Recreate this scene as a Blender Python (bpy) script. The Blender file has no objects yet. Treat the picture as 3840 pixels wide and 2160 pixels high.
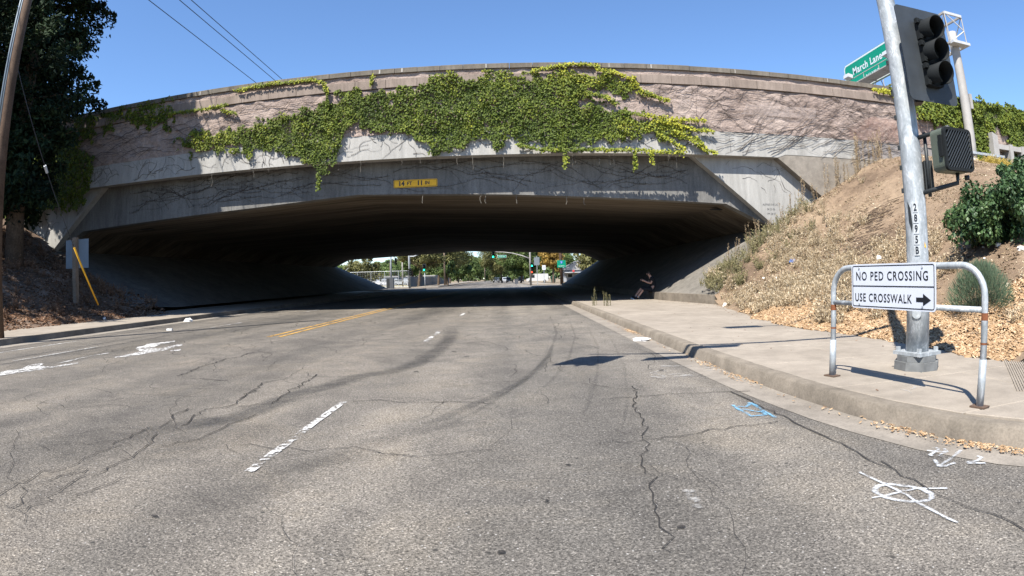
import bpy, math, random
import numpy as np
from mathutils import Vector, Matrix, noise as mnoise

R = math.radians
random.seed(7)
rng = np.random.default_rng(11)
scene = bpy.context.scene
COL = scene.collection

# ---------------------------------------------------------------- camera (wide action camera lens), sky, sun, exposure
CAM_H = 1.2
cd = bpy.data.cameras.new('camera')
cam = bpy.data.objects.new('camera', cd)
COL.objects.link(cam)
cd.type = 'PANO'
cd.panorama_type = 'FISHEYE_LENS_POLYNOMIAL'
cd.sensor_fit = 'HORIZONTAL'
cd.sensor_width = 36.0
cd.fisheye_fov = R(180)
cd.fisheye_polynomial_k0 = 0.0
cd.fisheye_polynomial_k1 = -(3840 / 36.0) / 2170.0
cd.fisheye_polynomial_k2 = 0.0
cd.fisheye_polynomial_k3 = 0.0
cd.fisheye_polynomial_k4 = 0.0
cd.clip_start = 0.05
cd.clip_end = 9000
rot = Matrix.Rotation(R(-0.95), 3, 'X') @ Matrix.Rotation(R(1.36), 3, 'Y') @ Matrix.Rotation(R(90), 3, 'X')
cam.matrix_world = Matrix.Translation((0, 0, CAM_H)) @ rot.to_4x4()
scene.camera = cam

SUN_EL, SUN_AZ = 53.0, 214.0          # azimuth of the sun clockwise from +Y
world = bpy.data.worlds.new('World')
scene.world = world
world.use_nodes = True
wn = world.node_tree.nodes
wl = world.node_tree.links
wn.clear()
sky = wn.new('ShaderNodeTexSky')
sky.sky_type = 'NISHITA'
sky.sun_disc = False
sky.sun_elevation = R(SUN_EL)
sky.sun_rotation = R(SUN_AZ)
sky.altitude = 0
sky.air_density = 1.0
sky.dust_density = 0.1
sky.ozone_density = 8.0
bg = wn.new('ShaderNodeBackground')
bg.inputs['Strength'].default_value = 0.105
wo = wn.new('ShaderNodeOutputWorld')
wl.new(sky.outputs[0], bg.inputs[0])
wl.new(bg.outputs[0], wo.inputs[0])

sd = bpy.data.lights.new('sun', 'SUN')
sun = bpy.data.objects.new('sun', sd)
COL.objects.link(sun)
sd.energy = 5.0
sd.angle = R(0.53)
sd.color = (1.0, 0.95, 0.87)
sdir = Vector((-math.sin(R(SUN_AZ)) * math.cos(R(SUN_EL)), -math.cos(R(SUN_AZ)) * math.cos(R(SUN_EL)), -math.sin(R(SUN_EL))))
sun.rotation_euler = sdir.to_track_quat('-Z', 'Y').to_euler()
sun.location = (-20, -20, 40)

scene.view_settings.view_transform = 'Standard'
scene.view_settings.look = 'None'
scene.view_settings.exposure = 1.12
scene.view_settings.gamma = 1.0
scene.view_settings.use_curve_mapping = False
scene.render.engine = 'CYCLES'
scene.cycles.max_bounces = 6
scene.cycles.diffuse_bounces = 2
scene.cycles.transparent_max_bounces = 12

# ---------------------------------------------------------------- helpers
ORG = {}


def tag(o, label=None, cat=None, group=None, kind=None):
    if label: o['label'] = label
    if cat: o['category'] = cat
    if group: o['group'] = group
    if kind: o['kind'] = kind
    return o


def thing(name, label, cat, loc=(0, 0, 0), group=None):
    o = bpy.data.objects.new(name, None)
    o.empty_display_size = 0.2
    COL.objects.link(o)
    o.location = loc
    ORG[o] = Vector(loc)
    return tag(o, label, cat, group)


class MB:
    def __init__(s):
        s.v = []
        s.f = []
        s.n = 0

    def add(s, v, f):
        s.v.extend([tuple(p) for p in v])
        s.f.extend([tuple(i + s.n for i in q) for q in f])
        s.n += len(v)
        return s

    def box(s, c, size, rz=0.0, rx=0.0, ry=0.0):
        hx, hy, hz = size[0] / 2, size[1] / 2, size[2] / 2
        m = Matrix.Rotation(rz, 3, 'Z') @ Matrix.Rotation(ry, 3, 'Y') @ Matrix.Rotation(rx, 3, 'X')
        vs = [Vector(c) + m @ Vector((x, y, z)) for x, y, z in ((-hx, -hy, -hz), (hx, -hy, -hz), (hx, hy, -hz), (-hx, hy, -hz), (-hx, -hy, hz), (hx, -hy, hz), (hx, hy, hz), (-hx, hy, hz))]
        return s.add(vs, [(0, 3, 2, 1), (4, 5, 6, 7), (0, 1, 5, 4), (1, 2, 6, 5), (2, 3, 7, 6), (3, 0, 4, 7)])

    def b3(s, x0, x1, y0, y1, z0, z1):
        return s.box(((x0 + x1) / 2, (y0 + y1) / 2, (z0 + z1) / 2), (x1 - x0, y1 - y0, z1 - z0))

    def prism_xz(s, poly, y0, y1):
        n = len(poly)
        vs = [(x, y0, z) for x, z in poly] + [(x, y1, z) for x, z in poly]
        fs = [tuple(range(n)), tuple(range(2 * n - 1, n - 1, -1))]
        fs += [(i, i + n, (i + 1) % n + n, (i + 1) % n) for i in range(n)]
        return s.add(vs, fs)

    def prism_xy(s, poly, z0, z1):
        n = len(poly)
        vs = [(x, y, z0) for x, y in poly] + [(x, y, z1) for x, y in poly]
        fs = [tuple(range(n - 1, -1, -1)), tuple(range(n, 2 * n))]
        fs += [(i, (i + 1) % n, (i + 1) % n + n, i + n) for i in range(n)]
        return s.add(vs, fs)

    def tube(s, pts, r, n=8, cap=True):
        pts = [Vector(p) for p in pts]
        if not hasattr(r, '__len__'): r = [r] * len(pts)
        base = s.n
        prev = None
        vs = []
        for i, p in enumerate(pts):
            d = (pts[min(i + 1, len(pts) - 1)] - pts[max(i - 1, 0)])
            if d.length < 1e-9: d = Vector((0, 0, 1))
            d.normalize()
            if prev is None:
                a = d.orthogonal().normalized()
            else:
                a = prev - d * prev.dot(d)
                a = a.normalized() if a.length > 1e-6 else d.orthogonal().normalized()
            prev = a
            b = d.cross(a)
            for k in range(n):
                t = 2 * math.pi * k / n
                vs.append(p + (a * math.cos(t) + b * math.sin(t)) * r[i])
        fs = []
        for i in range(len(pts) - 1):
            for k in range(n):
                fs.append((i * n + k, i * n + (k + 1) % n, (i + 1) * n + (k + 1) % n, (i + 1) * n + k))
        if cap:
            fs.append(tuple(range(n - 1, -1, -1)))
            fs.append(tuple((len(pts) - 1) * n + k for k in range(n)))
        return s.add(vs, fs)

    def sheet(s, poly, z):
        return s.add([(x, y, z) for x, y in poly], [tuple(range(len(poly)))])

    def ribbon(s, pts, w, z):
        """flat ribbon on the ground; w scalar or list"""
        P = [Vector((p[0], p[1])) for p in pts]
        if not hasattr(w, '__len__'): w = [w] * len(P)
        vs = []
        for i, p in enumerate(P):
            d = P[min(i + 1, len(P) - 1)] - P[max(i - 1, 0)]
            d.normalize()
            nrm = Vector((-d.y, d.x))
            for sgn in (-1, 1):
                q = p + nrm * (sgn * w[i] / 2)
                vs.append((q.x, q.y, z))
        return s.add(vs, [(2 * i, 2 * i + 2, 2 * i + 3, 2 * i + 1) for i in range(len(P) - 1)])

    def build(s, name, mat, parent=None, smooth=False, world=True):
        me = bpy.data.meshes.new(name)
        off = ORG.get(parent, Vector((0, 0, 0))) if (parent and world) else Vector((0, 0, 0))
        vs = [(p[0] - off[0], p[1] - off[1], p[2] - off[2]) for p in s.v]
        me.from_pydata(vs, [], s.f)
        return link(name, me, mat, parent, smooth, off)


def link(name, me, mat, parent=None, smooth=False, off=Vector((0, 0, 0))):
    if mat is not None and not me.materials:
        me.materials.append(mat)
    if smooth:
        me.polygons.foreach_set('use_smooth', [True] * len(me.polygons))
    o = bpy.data.objects.new(name, me)
    COL.objects.link(o)
    if parent: o.parent = parent
    ORG[o] = Vector(off)
    return o


def np_mesh(name, verts, faces, mat, parent=None, smooth=False, attr=None):
    """verts (n,3), faces (m,k) numpy with constant k"""
    me = bpy.data.meshes.new(name)
    off = np.array(ORG.get(parent, Vector((0, 0, 0)))) if parent else np.zeros(3)
    v = (np.asarray(verts, float) - off).astype(np.float32)
    f = np.asarray(faces, np.int32)
    me.vertices.add(len(v))
    me.vertices.foreach_set('co', v.ravel())
    k = f.shape[1]
    me.loops.add(f.size)
    me.loops.foreach_set('vertex_index', f.ravel())
    me.polygons.add(len(f))
    me.polygons.foreach_set('loop_start', np.arange(0, f.size, k, dtype=np.int32))
    me.update(calc_edges=True)
    if attr is not None:
        a = me.attributes.new('tone', 'FLOAT', 'POINT')
        a.data.foreach_set('value', np.asarray(attr, np.float32))
    return link(name, me, mat, parent, smooth, Vector(off))


def copy_thing(o, loc=None, rz=None, scale=None, label=None):
    c = o.copy()
    COL.objects.link(c)
    ORG[c] = Vector(loc) if loc is not None else ORG[o]
    if loc is not None: c.location = loc
    if rz is not None: c.rotation_euler = (c.rotation_euler[0], c.rotation_euler[1], rz)
    if scale is not None: c.scale = scale if hasattr(scale, '__len__') else (scale,) * 3
    if label: c['label'] = label
    for ch in list(o.children):
        d = ch.copy()
        COL.objects.link(d)
        d.parent = c
        for g in list(ch.children):
            e = g.copy()
            COL.objects.link(e)
            e.parent = d
    return c


def h2(ix, iy, seed):
    v = np.sin(ix * 127.1 + iy * 311.7 + seed * 74.7) * 43758.5453
    return v - np.floor(v)


def vn(x, y, sc=1.0, seed=0):
    x = np.asarray(x, float) / sc
    y = np.asarray(y, float) / sc
    ix, iy = np.floor(x), np.floor(y)
    fx, fy = x - ix, y - iy
    fx = fx * fx * (3 - 2 * fx)
    fy = fy * fy * (3 - 2 * fy)
    a = h2(ix, iy, seed) * (1 - fx) + h2(ix + 1, iy, seed) * fx
    b = h2(ix, iy + 1, seed) * (1 - fx) + h2(ix + 1, iy + 1, seed) * fx
    return a * (1 - fy) + b * fy


def inpoly(px, pz, poly):
    px = np.asarray(px)
    pz = np.asarray(pz)
    c = np.zeros(px.shape, bool)
    n = len(poly)
    for i in range(n):
        x1, y1 = poly[i]
        x2, y2 = poly[(i + 1) % n]
        cond = ((y1 > pz) != (y2 > pz))
        xi = (x2 - x1) * (pz - y1) / ((y2 - y1) if y2 != y1 else 1e-9) + x1
        c ^= cond & (px < xi)
    return c


# ---------------------------------------------------------------- materials
class NT:
    def __init__(s, name, rough=0.9, spec=0.3):
        s.m = bpy.data.materials.new(name)
        s.m.use_nodes = True
        s.t = s.m.node_tree
        s.b = s.t.nodes['Principled BSDF']
        s.b.inputs['Roughness'].default_value = rough
        s.b.inputs['Specular IOR Level'].default_value = spec
        s.co = None

    def N(s, typ, **kw):
        n = s.t.nodes.new(typ)
        for k, v in kw.items():
            if k in n.inputs: n.inputs[k].default_value = v
            else: setattr(n, k, v)
        return n

    def L(s, a, b):
        s.t.links.new(a, b)

    def coord(s, scale=(1, 1, 1), obj=False):
        if obj:
            g = s.N('ShaderNodeTexCoord').outputs['Object']
        else:
            g = s.N('ShaderNodeNewGeometry').outputs['Position']
        m = s.N('ShaderNodeMapping')
        m.inputs['Scale'].default_value = scale
        s.L(g, m.inputs[0])
        return m.outputs[0]

    def noise(s, scale, detail=4, rough=0.55, vec=None, dist=0.0):
        n = s.N('ShaderNodeTexNoise')
        n.inputs['Scale'].default_value = scale
        n.inputs['Detail'].default_value = detail
        n.inputs['Roughness'].default_value = rough
        n.inputs['Distortion'].default_value = dist
        if vec is not None: s.L(vec, n.inputs['Vector'])
        return n.outputs['Fac']

    def vor(s, scale, vec=None, feature='F1', out='Distance'):
        n = s.N('ShaderNodeTexVoronoi')
        n.feature = feature
        n.inputs['Scale'].default_value = scale
        if vec is not None: s.L(vec, n.inputs['Vector'])
        return n.outputs[out]

    def ramp(s, fac, stops):
        r = s.N('ShaderNodeValToRGB')
        e = r.color_ramp.elements
        while len(e) < len(stops): e.new(0.5)
        for i, (p, c) in enumerate(stops):
            e[i].position = p
            e[i].color = (c[0], c[1], c[2], 1) if hasattr(c, '__len__') else (c, c, c, 1)
        s.L(fac, r.inputs[0])
        return r.outputs[0]

    def mix(s, fac, a, b, mode='MIX'):
        n = s.N('ShaderNodeMix')
        n.data_type = 'RGBA'
        n.blend_type = mode
        for v, i in ((fac, 0), (a, 6), (b, 7)):
            if hasattr(v, 'is_output') or isinstance(v, bpy.types.NodeSocket): s.L(v, n.inputs[i])
            elif i == 0: n.inputs[0].default_value = v
            else: n.inputs[i].default_value = (v[0], v[1], v[2], 1)
        return n.outputs[2]

    def math(s, op, a, b=0.0):
        n = s.N('ShaderNodeMath')
        n.operation = op
        for v, i in ((a, 0), (b, 1)):
            if isinstance(v, bpy.types.NodeSocket): s.L(v, n.inputs[i])
            else: n.inputs[i].default_value = v
        return n.outputs[0]

    def color(s, c):
        if isinstance(c, bpy.types.NodeSocket): s.L(c, s.b.inputs['Base Color'])
        else: s.b.inputs['Base Color'].default_value = (c[0], c[1], c[2], 1)
        return s

    def bump(s, h, strength=0.5, dist=0.01):
        n = s.N('ShaderNodeBump')
        n.inputs['Strength'].default_value = strength
        n.inputs['Distance'].default_value = dist
        s.L(h, n.inputs['Height'])
        s.L(n.outputs[0], s.b.inputs['Normal'])
        return s


def speckled(name, c1, c2, scale=3.0, fine=60.0, rough=0.9, bump=0.3, dist=0.01, dark=0.35, spec=0.25, obj=False):
    t = NT(name, rough, spec)
    v = t.coord(obj=obj)
    big = t.noise(scale, 5, 0.6, v)
    fn = t.noise(fine, 3, 0.7, v)
    c = t.ramp(big, [(0.3, c1), (0.7, c2)])
    k = t.ramp(fn, [(0.3, 1 - dark), (0.65, 1.0 + dark * 0.4)])
    c = t.mix(1.0, c, k, 'MULTIPLY')
    t.color(c)
    if bump: t.bump(fn, bump, dist)
    return t.m


def plain(name, c, rough=0.6, metal=0.0, spec=0.4, bumpy=0.0, var=0.12, sc=8.0):
    t = NT(name, rough, spec)
    v = t.coord(obj=True)
    n = t.noise(sc, 4, 0.6, v)
    k = t.ramp(n, [(0.3, 1 - var), (0.7, 1 + var * 0.5)])
    t.color(t.mix(1.0, c, k, 'MULTIPLY'))
    t.b.inputs['Metallic'].default_value = metal
    if bumpy: t.bump(t.noise(sc * 6, 3, 0.6, v), bumpy, 0.004)
    return t.m


def mat_asphalt():
    t = NT('asphalt', 0.85, 0.3)
    v = t.coord()
    vs = t.coord((1.0, 0.18, 1.0))
    big = t.noise(0.35, 5, 0.6, vs, 0.4)
    base = t.ramp(big, [(0.32, (0.142, 0.130, 0.114)), (0.5, (0.190, 0.173, 0.150)), (0.68, (0.240, 0.217, 0.187))])
    wheel = t.noise(0.9, 2, 0.4, t.coord((1.0, 0.035, 1.0)), 0.2)
    base = t.mix(1.0, base, t.ramp(wheel, [(0.38, (0.80, 0.80, 0.80)), (0.6, (1.14, 1.12, 1.09))]), 'MULTIPLY')
    patch = t.noise(0.8, 6, 0.7, v, 0.8)
    base = t.mix(1.0, base, t.ramp(patch, [(0.36, (0.78, 0.78, 0.79)), (0.5, (1.0, 1.0, 1.0)), (0.66, (1.14, 1.11, 1.06))]), 'MULTIPLY')
    mid = t.noise(2.2, 4, 0.65, v)
    base = t.mix(1.0, base, t.ramp(mid, [(0.3, 0.86), (0.7, 1.1)]), 'MULTIPLY')
    # older, darker paving left of the lane line, paler on the right of the road
    sx = t.N('ShaderNodeSeparateXYZ')
    t.L(v, sx.inputs[0])
    wob = t.math('ADD', sx.outputs[0], t.math('MULTIPLY', t.noise(0.5, 3, 0.5, v), 1.6))
    side = t.N('ShaderNodeMapRange')
    side.inputs[1].default_value = -1.6
    side.inputs[2].default_value = 0.8
    t.L(wob, side.inputs[0])
    base = t.mix(side.outputs[0], t.mix(1.0, base, (0.74, 0.735, 0.73), 'MULTIPLY'), base)
    # exposed aggregate
    cell = t.vor(120, v, 'F1', 'Color')
    cv = t.N('ShaderNodeSeparateColor')
    t.L(cell, cv.inputs[0])
    agg = t.ramp(cv.outputs[0], [(0.0, 0.30), (0.25, 0.75), (0.7, 1.10), (0.9, 1.5), (1.0, 2.3)])
    d = t.vor(120, v, 'F1', 'Distance')
    pit = t.ramp(t.noise(62, 4, 0.85, v), [(0.38, 0.22), (0.5, 1.0)])
    c = t.mix(0.75, base, t.mix(1.0, base, agg, 'MULTIPLY'))
    c = t.mix(0.85, c, t.mix(1.0, c, pit, 'MULTIPLY'))
    sp = t.vor(17, v, 'F1', 'Distance')
    c = t.mix(t.ramp(sp, [(0.07, 0.55), (0.10, 0.0)]), c, (0.55, 0.53, 0.5))
    sp2 = t.vor(5.3, v, 'F1', 'Distance')
    c = t.mix(t.ramp(sp2, [(0.055, 0.8), (0.085, 0.0)]), c, (0.035, 0.033, 0.03))
    t.color(c)
    hh = t.math('ADD', t.math('MULTIPLY', d, 0.8), pit)
    t.bump(hh, 0.55, 0.006)
    return t.m


def mat_decal(name, col, lo=0.45, hi=0.55, scale=30, rough=0.8, amount=1.0, attr=False, stretch=(1, 1, 1)):
    """paint / stain with worn holes: flat sheets lying on a surface"""
    t = NT(name, rough, 0.25)
    v = t.coord(stretch)
    n = t.noise(scale, 5, 0.7, v)
    n2 = t.noise(scale * 0.12, 3, 0.6, v)
    s = t.math('ADD', t.math('MULTIPLY', n, 0.6), t.math('MULTIPLY', n2, 0.4))
    a = t.ramp(s, [(lo, 0.0), (hi, amount)])
    if attr:
        at = t.N('ShaderNodeAttribute')
        at.attribute_name = 'tone'
        a = t.math('MULTIPLY', a, at.outputs['Fac'])
    t.color(t.mix(1.0, col, t.ramp(n2, [(0.3, 0.8), (0.7, 1.1)]), 'MULTIPLY'))
    t.L(a, t.b.inputs['Alpha'])
    return t.m


def mat_concrete(name, c1, c2, stain=0.5, fine=40, bump=0.15, streak=False, dist=0.004):
    t = NT(name, 0.9, 0.25)
    v = t.coord()
    vz = t.coord((1.6, 1.6, 0.25) if streak else (1, 1, 1))
    a = t.noise(0.8, 6, 0.62, vz, 0.3)
    b = t.noise(4.0, 5, 0.65, vz)
    f = t.noise(fine, 4, 0.7, v)
    c = t.ramp(a, [(0.3, c1), (0.68, c2)])
    c = t.mix(1.0, c, t.ramp(b, [(0.32, 1 - 0.30 * stain), (0.6, 1.0)]), 'MULTIPLY')
    c = t.mix(1.0, c, t.ramp(f, [(0.3, 1 - 0.25 * stain), (0.6, 1.04)]), 'MULTIPLY')
    if streak:
        s = t.noise(1.0, 5, 0.7, t.coord((3.0, 3.0, 0.5)))
        c = t.mix(1.0, c, t.ramp(s, [(0.30, 0.84), (0.5, 1.0)]), 'MULTIPLY')
    t.color(c)
    t.bump(f, bump, dist)
    return t.m


def mat_leaf(name, stops, rough=0.55, trans=0.25, spec=0.35):
    """leaf colour runs along the mesh attribute 'tone' (leaf age), plus per-leaf grain"""
    t = NT(name, rough, spec)
    at = t.N('ShaderNodeAttribute')
    at.attribute_name = 'tone'
    c = t.ramp(at.outputs['Fac'], stops)
    v = t.coord()
    c = t.mix(1.0, c, t.ramp(t.noise(3.0, 3, 0.6, v), [(0.3, 0.8), (0.7, 1.12)]), 'MULTIPLY')
    t.color(c)
    if trans:
        tr = t.N('ShaderNodeBsdfTranslucent')
        t.L(c, tr.inputs['Color'])
        mx = t.N('ShaderNodeMixShader')
        mx.inputs[0].default_value = trans
        out = t.t.nodes['Material Output']
        t.L(t.b.outputs[0], mx.inputs[1])
        t.L(tr.outputs[0], mx.inputs[2])
        t.L(mx.outputs[0], out.inputs[0])
    return t.m


def mat_emit(name, c, st):
    t = NT(name)
    t.color((c[0] * 0.5, c[1] * 0.5, c[2] * 0.5))
    t.b.inputs['Emission Color'].default_value = (c[0], c[1], c[2], 1)
    t.b.inputs['Emission Strength'].default_value = st
    return t.m


def mat_galv():
    t = NT('galvanised_steel', 0.55, 0.4)
    v = t.coord(obj=True)
    vz = t.coord((9, 9, 3.5), obj=True)
    a = t.noise(1.6, 4, 0.75, vz, 0.6)
    c = t.ramp(a, [(0.34, (0.26, 0.285, 0.30)), (0.5, (0.34, 0.365, 0.38)), (0.58, (0.40, 0.425, 0.44)), (0.66, (0.60, 0.63, 0.65))])
    c = t.mix(1.0, c, t.ramp(t.noise(30, 3, 0.6, v), [(0.3, 0.88), (0.7, 1.05)]), 'MULTIPLY')
    t.color(c)
    t.b.inputs['Metallic'].default_value = 0.25
    t.bump(a, 0.1, 0.003)
    return t.m


M = {}
M['asphalt'] = mat_asphalt()
M['ground'] = speckled('dry_ground', (0.20, 0.155, 0.105), (0.26, 0.21, 0.14), 0.3, 6)
M['dirt'] = None
M['conc_walk'] = mat_concrete('sidewalk_concrete', (0.235, 0.202, 0.163), (0.32, 0.278, 0.228), 0.6, 70, 0.12)
M['conc_gutter'] = mat_concrete('gutter_concrete', (0.205, 0.180, 0.150), (0.29, 0.257, 0.216), 0.9, 60, 0.15)
M['conc_kerb'] = mat_concrete('kerb_concrete', (0.15, 0.128, 0.102), (0.25, 0.215, 0.172), 1.0, 50, 0.3, dist=0.008)
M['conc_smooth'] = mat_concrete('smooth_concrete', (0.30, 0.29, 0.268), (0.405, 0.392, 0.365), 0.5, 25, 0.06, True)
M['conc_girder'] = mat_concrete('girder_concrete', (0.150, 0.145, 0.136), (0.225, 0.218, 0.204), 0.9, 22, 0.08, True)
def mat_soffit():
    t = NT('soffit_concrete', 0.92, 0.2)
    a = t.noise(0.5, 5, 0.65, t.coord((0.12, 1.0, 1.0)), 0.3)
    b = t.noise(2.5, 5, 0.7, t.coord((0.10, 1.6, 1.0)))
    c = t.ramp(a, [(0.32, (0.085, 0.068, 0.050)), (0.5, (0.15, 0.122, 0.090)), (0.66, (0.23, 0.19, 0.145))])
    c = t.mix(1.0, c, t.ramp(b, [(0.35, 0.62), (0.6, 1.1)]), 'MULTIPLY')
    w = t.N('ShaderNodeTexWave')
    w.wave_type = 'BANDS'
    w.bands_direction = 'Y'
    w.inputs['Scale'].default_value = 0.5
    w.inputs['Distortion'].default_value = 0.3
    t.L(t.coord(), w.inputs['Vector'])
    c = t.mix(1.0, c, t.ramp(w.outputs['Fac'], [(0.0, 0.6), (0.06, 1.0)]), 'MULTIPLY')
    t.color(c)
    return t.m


M['conc_soffit'] = mat_soffit()
M['conc_paving'] = mat_concrete('slope_paving_concrete', (0.13, 0.12, 0.105), (0.21, 0.193, 0.168), 0.9, 20, 0.12)
M['coping'] = mat_concrete('coping_concrete', (0.125, 0.108, 0.085), (0.19, 0.168, 0.138), 0.9, 25, 0.2, True)
M['band'] = mat_concrete('pink_band_concrete', (0.20, 0.158, 0.130), (0.29, 0.235, 0.197), 0.8, 25, 0.15, True)
M['efflor'] = plain('joint_mortar', (0.36, 0.34, 0.31), 0.9)
M['steel_dark'] = plain('dark_steel', (0.030, 0.034, 0.036), 0.5, 0.2)
M['black_paint'] = plain('black_powder_coat', (0.010, 0.012, 0.013), 0.75, 0.0, 0.2, 0, 0.2, 5)
M['grey_plate'] = plain('backplate_paint', (0.040, 0.046, 0.052), 0.5, 0.1, 0.4, 0, 0.25, 4)
M['olive'] = plain('olive_housing_paint', (0.085, 0.10, 0.078), 0.5, 0.0, 0.4, 0, 0.15, 6)
M['galv'] = mat_galv()
M['rust'] = plain('rust', (0.20, 0.075, 0.035), 0.9, 0, 0.2, 0.3, 0.4, 20)
M['sign_white'] = plain('sign_white', (0.50, 0.53, 0.59), 0.4, 0, 0.4, 0, 0.04, 3)
M['sign_black'] = plain('sign_black', (0.01, 0.012, 0.016), 0.4, 0, 0.4, 0, 0.02)
M['sign_yellow'] = plain('sign_yellow', (0.85, 0.45, 0.02), 0.5, 0, 0.3, 0, 0.15, 5)
M['sign_green'] = plain('sign_green', (0.0, 0.22, 0.13), 0.4, 0, 0.4, 0, 0.06, 1)
M['sign_legend'] = plain('sign_legend_white', (0.55, 0.58, 0.60), 0.4, 0, 0.4, 0, 0.02)
M['alu_back'] = plain('sign_back_aluminium', (0.20, 0.235, 0.26), 0.5, 0.3, 0.4, 0, 0.1, 2)
M['white_post'] = plain('pale_painted_steel', (0.33, 0.315, 0.295), 0.6, 0, 0.35, 0, 0.15, 2)
M['white_metal'] = plain('white_metal', (0.45, 0.46, 0.47), 0.45, 0.0, 0.4)
M['wood_pole'] = speckled('wooden_pole', (0.065, 0.040, 0.026), (0.125, 0.082, 0.056), 2, 30, 0.9, 0.4, 0.01)
M['wood_grey'] = speckled('weathered_wood', (0.16, 0.12, 0.085), (0.24, 0.185, 0.135), 2, 30, 0.9, 0.4, 0.01)
M['yellow_plastic'] = plain('yellow_plastic', (0.72, 0.38, 0.02), 0.5)
M['wire'] = plain('wire', (0.03, 0.035, 0.045), 0.5)
M['vine'] = plain('vine_stem', (0.060, 0.044, 0.036), 0.9, 0, 0.2, 0, 0.3, 8)
M['vine_pale'] = plain('dry_tendril', (0.17, 0.155, 0.13), 0.9, 0, 0.2, 0, 0.3, 8)
M['bark'] = speckled('bark', (0.07, 0.05, 0.035), (0.13, 0.10, 0.075), 1.5, 12, 0.95, 0.6, 0.03)
M['ivy'] = mat_leaf('ivy_leaf', [(0.0, (0.040, 0.066, 0.008)), (0.45, (0.098, 0.135, 0.014)), (0.75, (0.185, 0.212, 0.022)), (1.0, (0.36, 0.35, 0.03))], 0.7, 0.2)
M['conifer'] = mat_leaf('conifer_needles', [(0.0, (0.008, 0.016, 0.010)), (0.6, (0.022, 0.040, 0.018)), (1.0, (0.06, 0.085, 0.03))], 0.8, 0.1, 0.15)
M['bush'] = mat_leaf('bush_leaf', [(0.0, (0.018, 0.045, 0.015)), (0.6, (0.055, 0.105, 0.035)), (1.0, (0.14, 0.20, 0.07))], 0.5, 0.15)
M['sage'] = mat_leaf('grey_green_shrub_leaf', [(0.0, (0.045, 0.085, 0.05)), (1.0, (0.17, 0.23, 0.14))], 0.8, 0.2)
M['tree_green'] = mat_leaf('tree_leaf_green', [(0.0, (0.04, 0.065, 0.018)), (0.6, (0.105, 0.155, 0.04)), (1.0, (0.23, 0.27, 0.08))], 0.6, 0.25)
M['tree_olive'] = mat_leaf('tree_leaf_olive', [(0.0, (0.07, 0.075, 0.025)), (0.6, (0.18, 0.175, 0.06)), (1.0, (0.34, 0.30, 0.11))], 0.6, 0.25)
M['tree_gold'] = mat_leaf('tree_leaf_gold', [(0.0, (0.16, 0.10, 0.02)), (1.0, (0.50, 0.33, 0.07))], 0.6, 0.25)
M['weed'] = mat_leaf('dry_weed', [(0.0, (0.16, 0.11, 0.065)), (0.5, (0.38, 0.29, 0.18)), (1.0, (0.75, 0.65, 0.48))], 0.9, 0.2, 0.1)
M['weed_green'] = mat_leaf('weed_green', [(0.0, (0.12, 0.12, 0.05)), (1.0, (0.34, 0.30, 0.17))], 0.8, 0.2, 0.1)
M['chip'] = mat_leaf('wood_chip', [(0.0, (0.16, 0.093, 0.050)), (0.5, (0.35, 0.232, 0.130)), (1.0, (0.52, 0.39, 0.26))], 0.9, 0.0, 0.1)
M['litter_leaf'] = mat_leaf('leaf_litter', [(0.0, (0.07, 0.035, 0.02)), (0.5, (0.17, 0.095, 0.055)), (1.0, (0.30, 0.21, 0.15))], 0.9, 0.1, 0.1)
M['paint_white'] = mat_decal('worn_white_paint', (0.52, 0.51, 0.49), 0.46, 0.53, 18)
M['paint_fade'] = mat_decal('faded_white_paint', (0.40, 0.39, 0.37), 0.44, 0.58, 16)
M['paint_yellow'] = mat_decal('worn_yellow_paint', (0.44, 0.255, 0.06), 0.36, 0.50, 14)
M['chalk'] = mat_decal('white_spray_chalk', (0.55, 0.57, 0.59), 0.40, 0.54, 40, amount=0.9, attr=True)
M['chalk_blue'] = mat_decal('blue_spray_chalk', (0.16, 0.36, 0.52), 0.40, 0.56, 40, amount=0.9, attr=True)
M['chalk_pale'] = mat_decal('faded_spray_chalk', (0.42, 0.41, 0.39), 0.44, 0.58, 30, amount=0.6, attr=True)
M['crack'] = mat_decal('asphalt_crack', (0.035, 0.032, 0.029), 0.22, 0.38, 30, amount=0.8)
M['stain'] = mat_decal('tyre_darkened_asphalt', (0.055, 0.054, 0.053), 0.25, 0.75, 5, amount=0.62, attr=True)
M['trash_white'] = plain('paper_trash', (0.78, 0.77, 0.74), 0.7)
M['trash_blue'] = plain('blue_plastic_trash', (0.05, 0.18, 0.55), 0.5)
M['skin'] = plain('skin', (0.42, 0.24, 0.17), 0.6)
M['cloth_black'] = plain('black_cloth', (0.012, 0.012, 0.014), 0.95)
M['cloth_grey'] = plain('grey_sock_cloth', (0.30, 0.30, 0.30), 0.95)
M['sole'] = plain('shoe_sole', (0.55, 0.55, 0.55), 0.7)
M['hair'] = plain('dark_hair', (0.015, 0.011, 0.008), 0.8)
M['glass_dark'] = plain('dark_glass', (0.02, 0.025, 0.03), 0.1, 0, 0.6, 0, 0.02)
M['car_dark'] = plain('dark_car_paint', (0.03, 0.032, 0.038), 0.25, 0.2, 0.5, 0, 0.03)
M['car_white'] = plain('white_car_paint', (0.5, 0.5, 0.5), 0.3, 0, 0.5, 0, 0.03)
M['car_silver'] = plain('silver_car_paint', (0.42, 0.43, 0.44), 0.3, 0.3, 0.5, 0, 0.03)
M['rubber'] = plain('tyre_rubber', (0.02, 0.02, 0.02), 0.9)
M['green_bin'] = plain('green_bin_plastic', (0.02, 0.22, 0.10), 0.5)
M['roof_pale'] = plain('pale_roof', (0.27, 0.26, 0.25), 0.8)
M['house_wall'] = plain('house_wall_paint', (0.28, 0.30, 0.33), 0.8)
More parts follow.
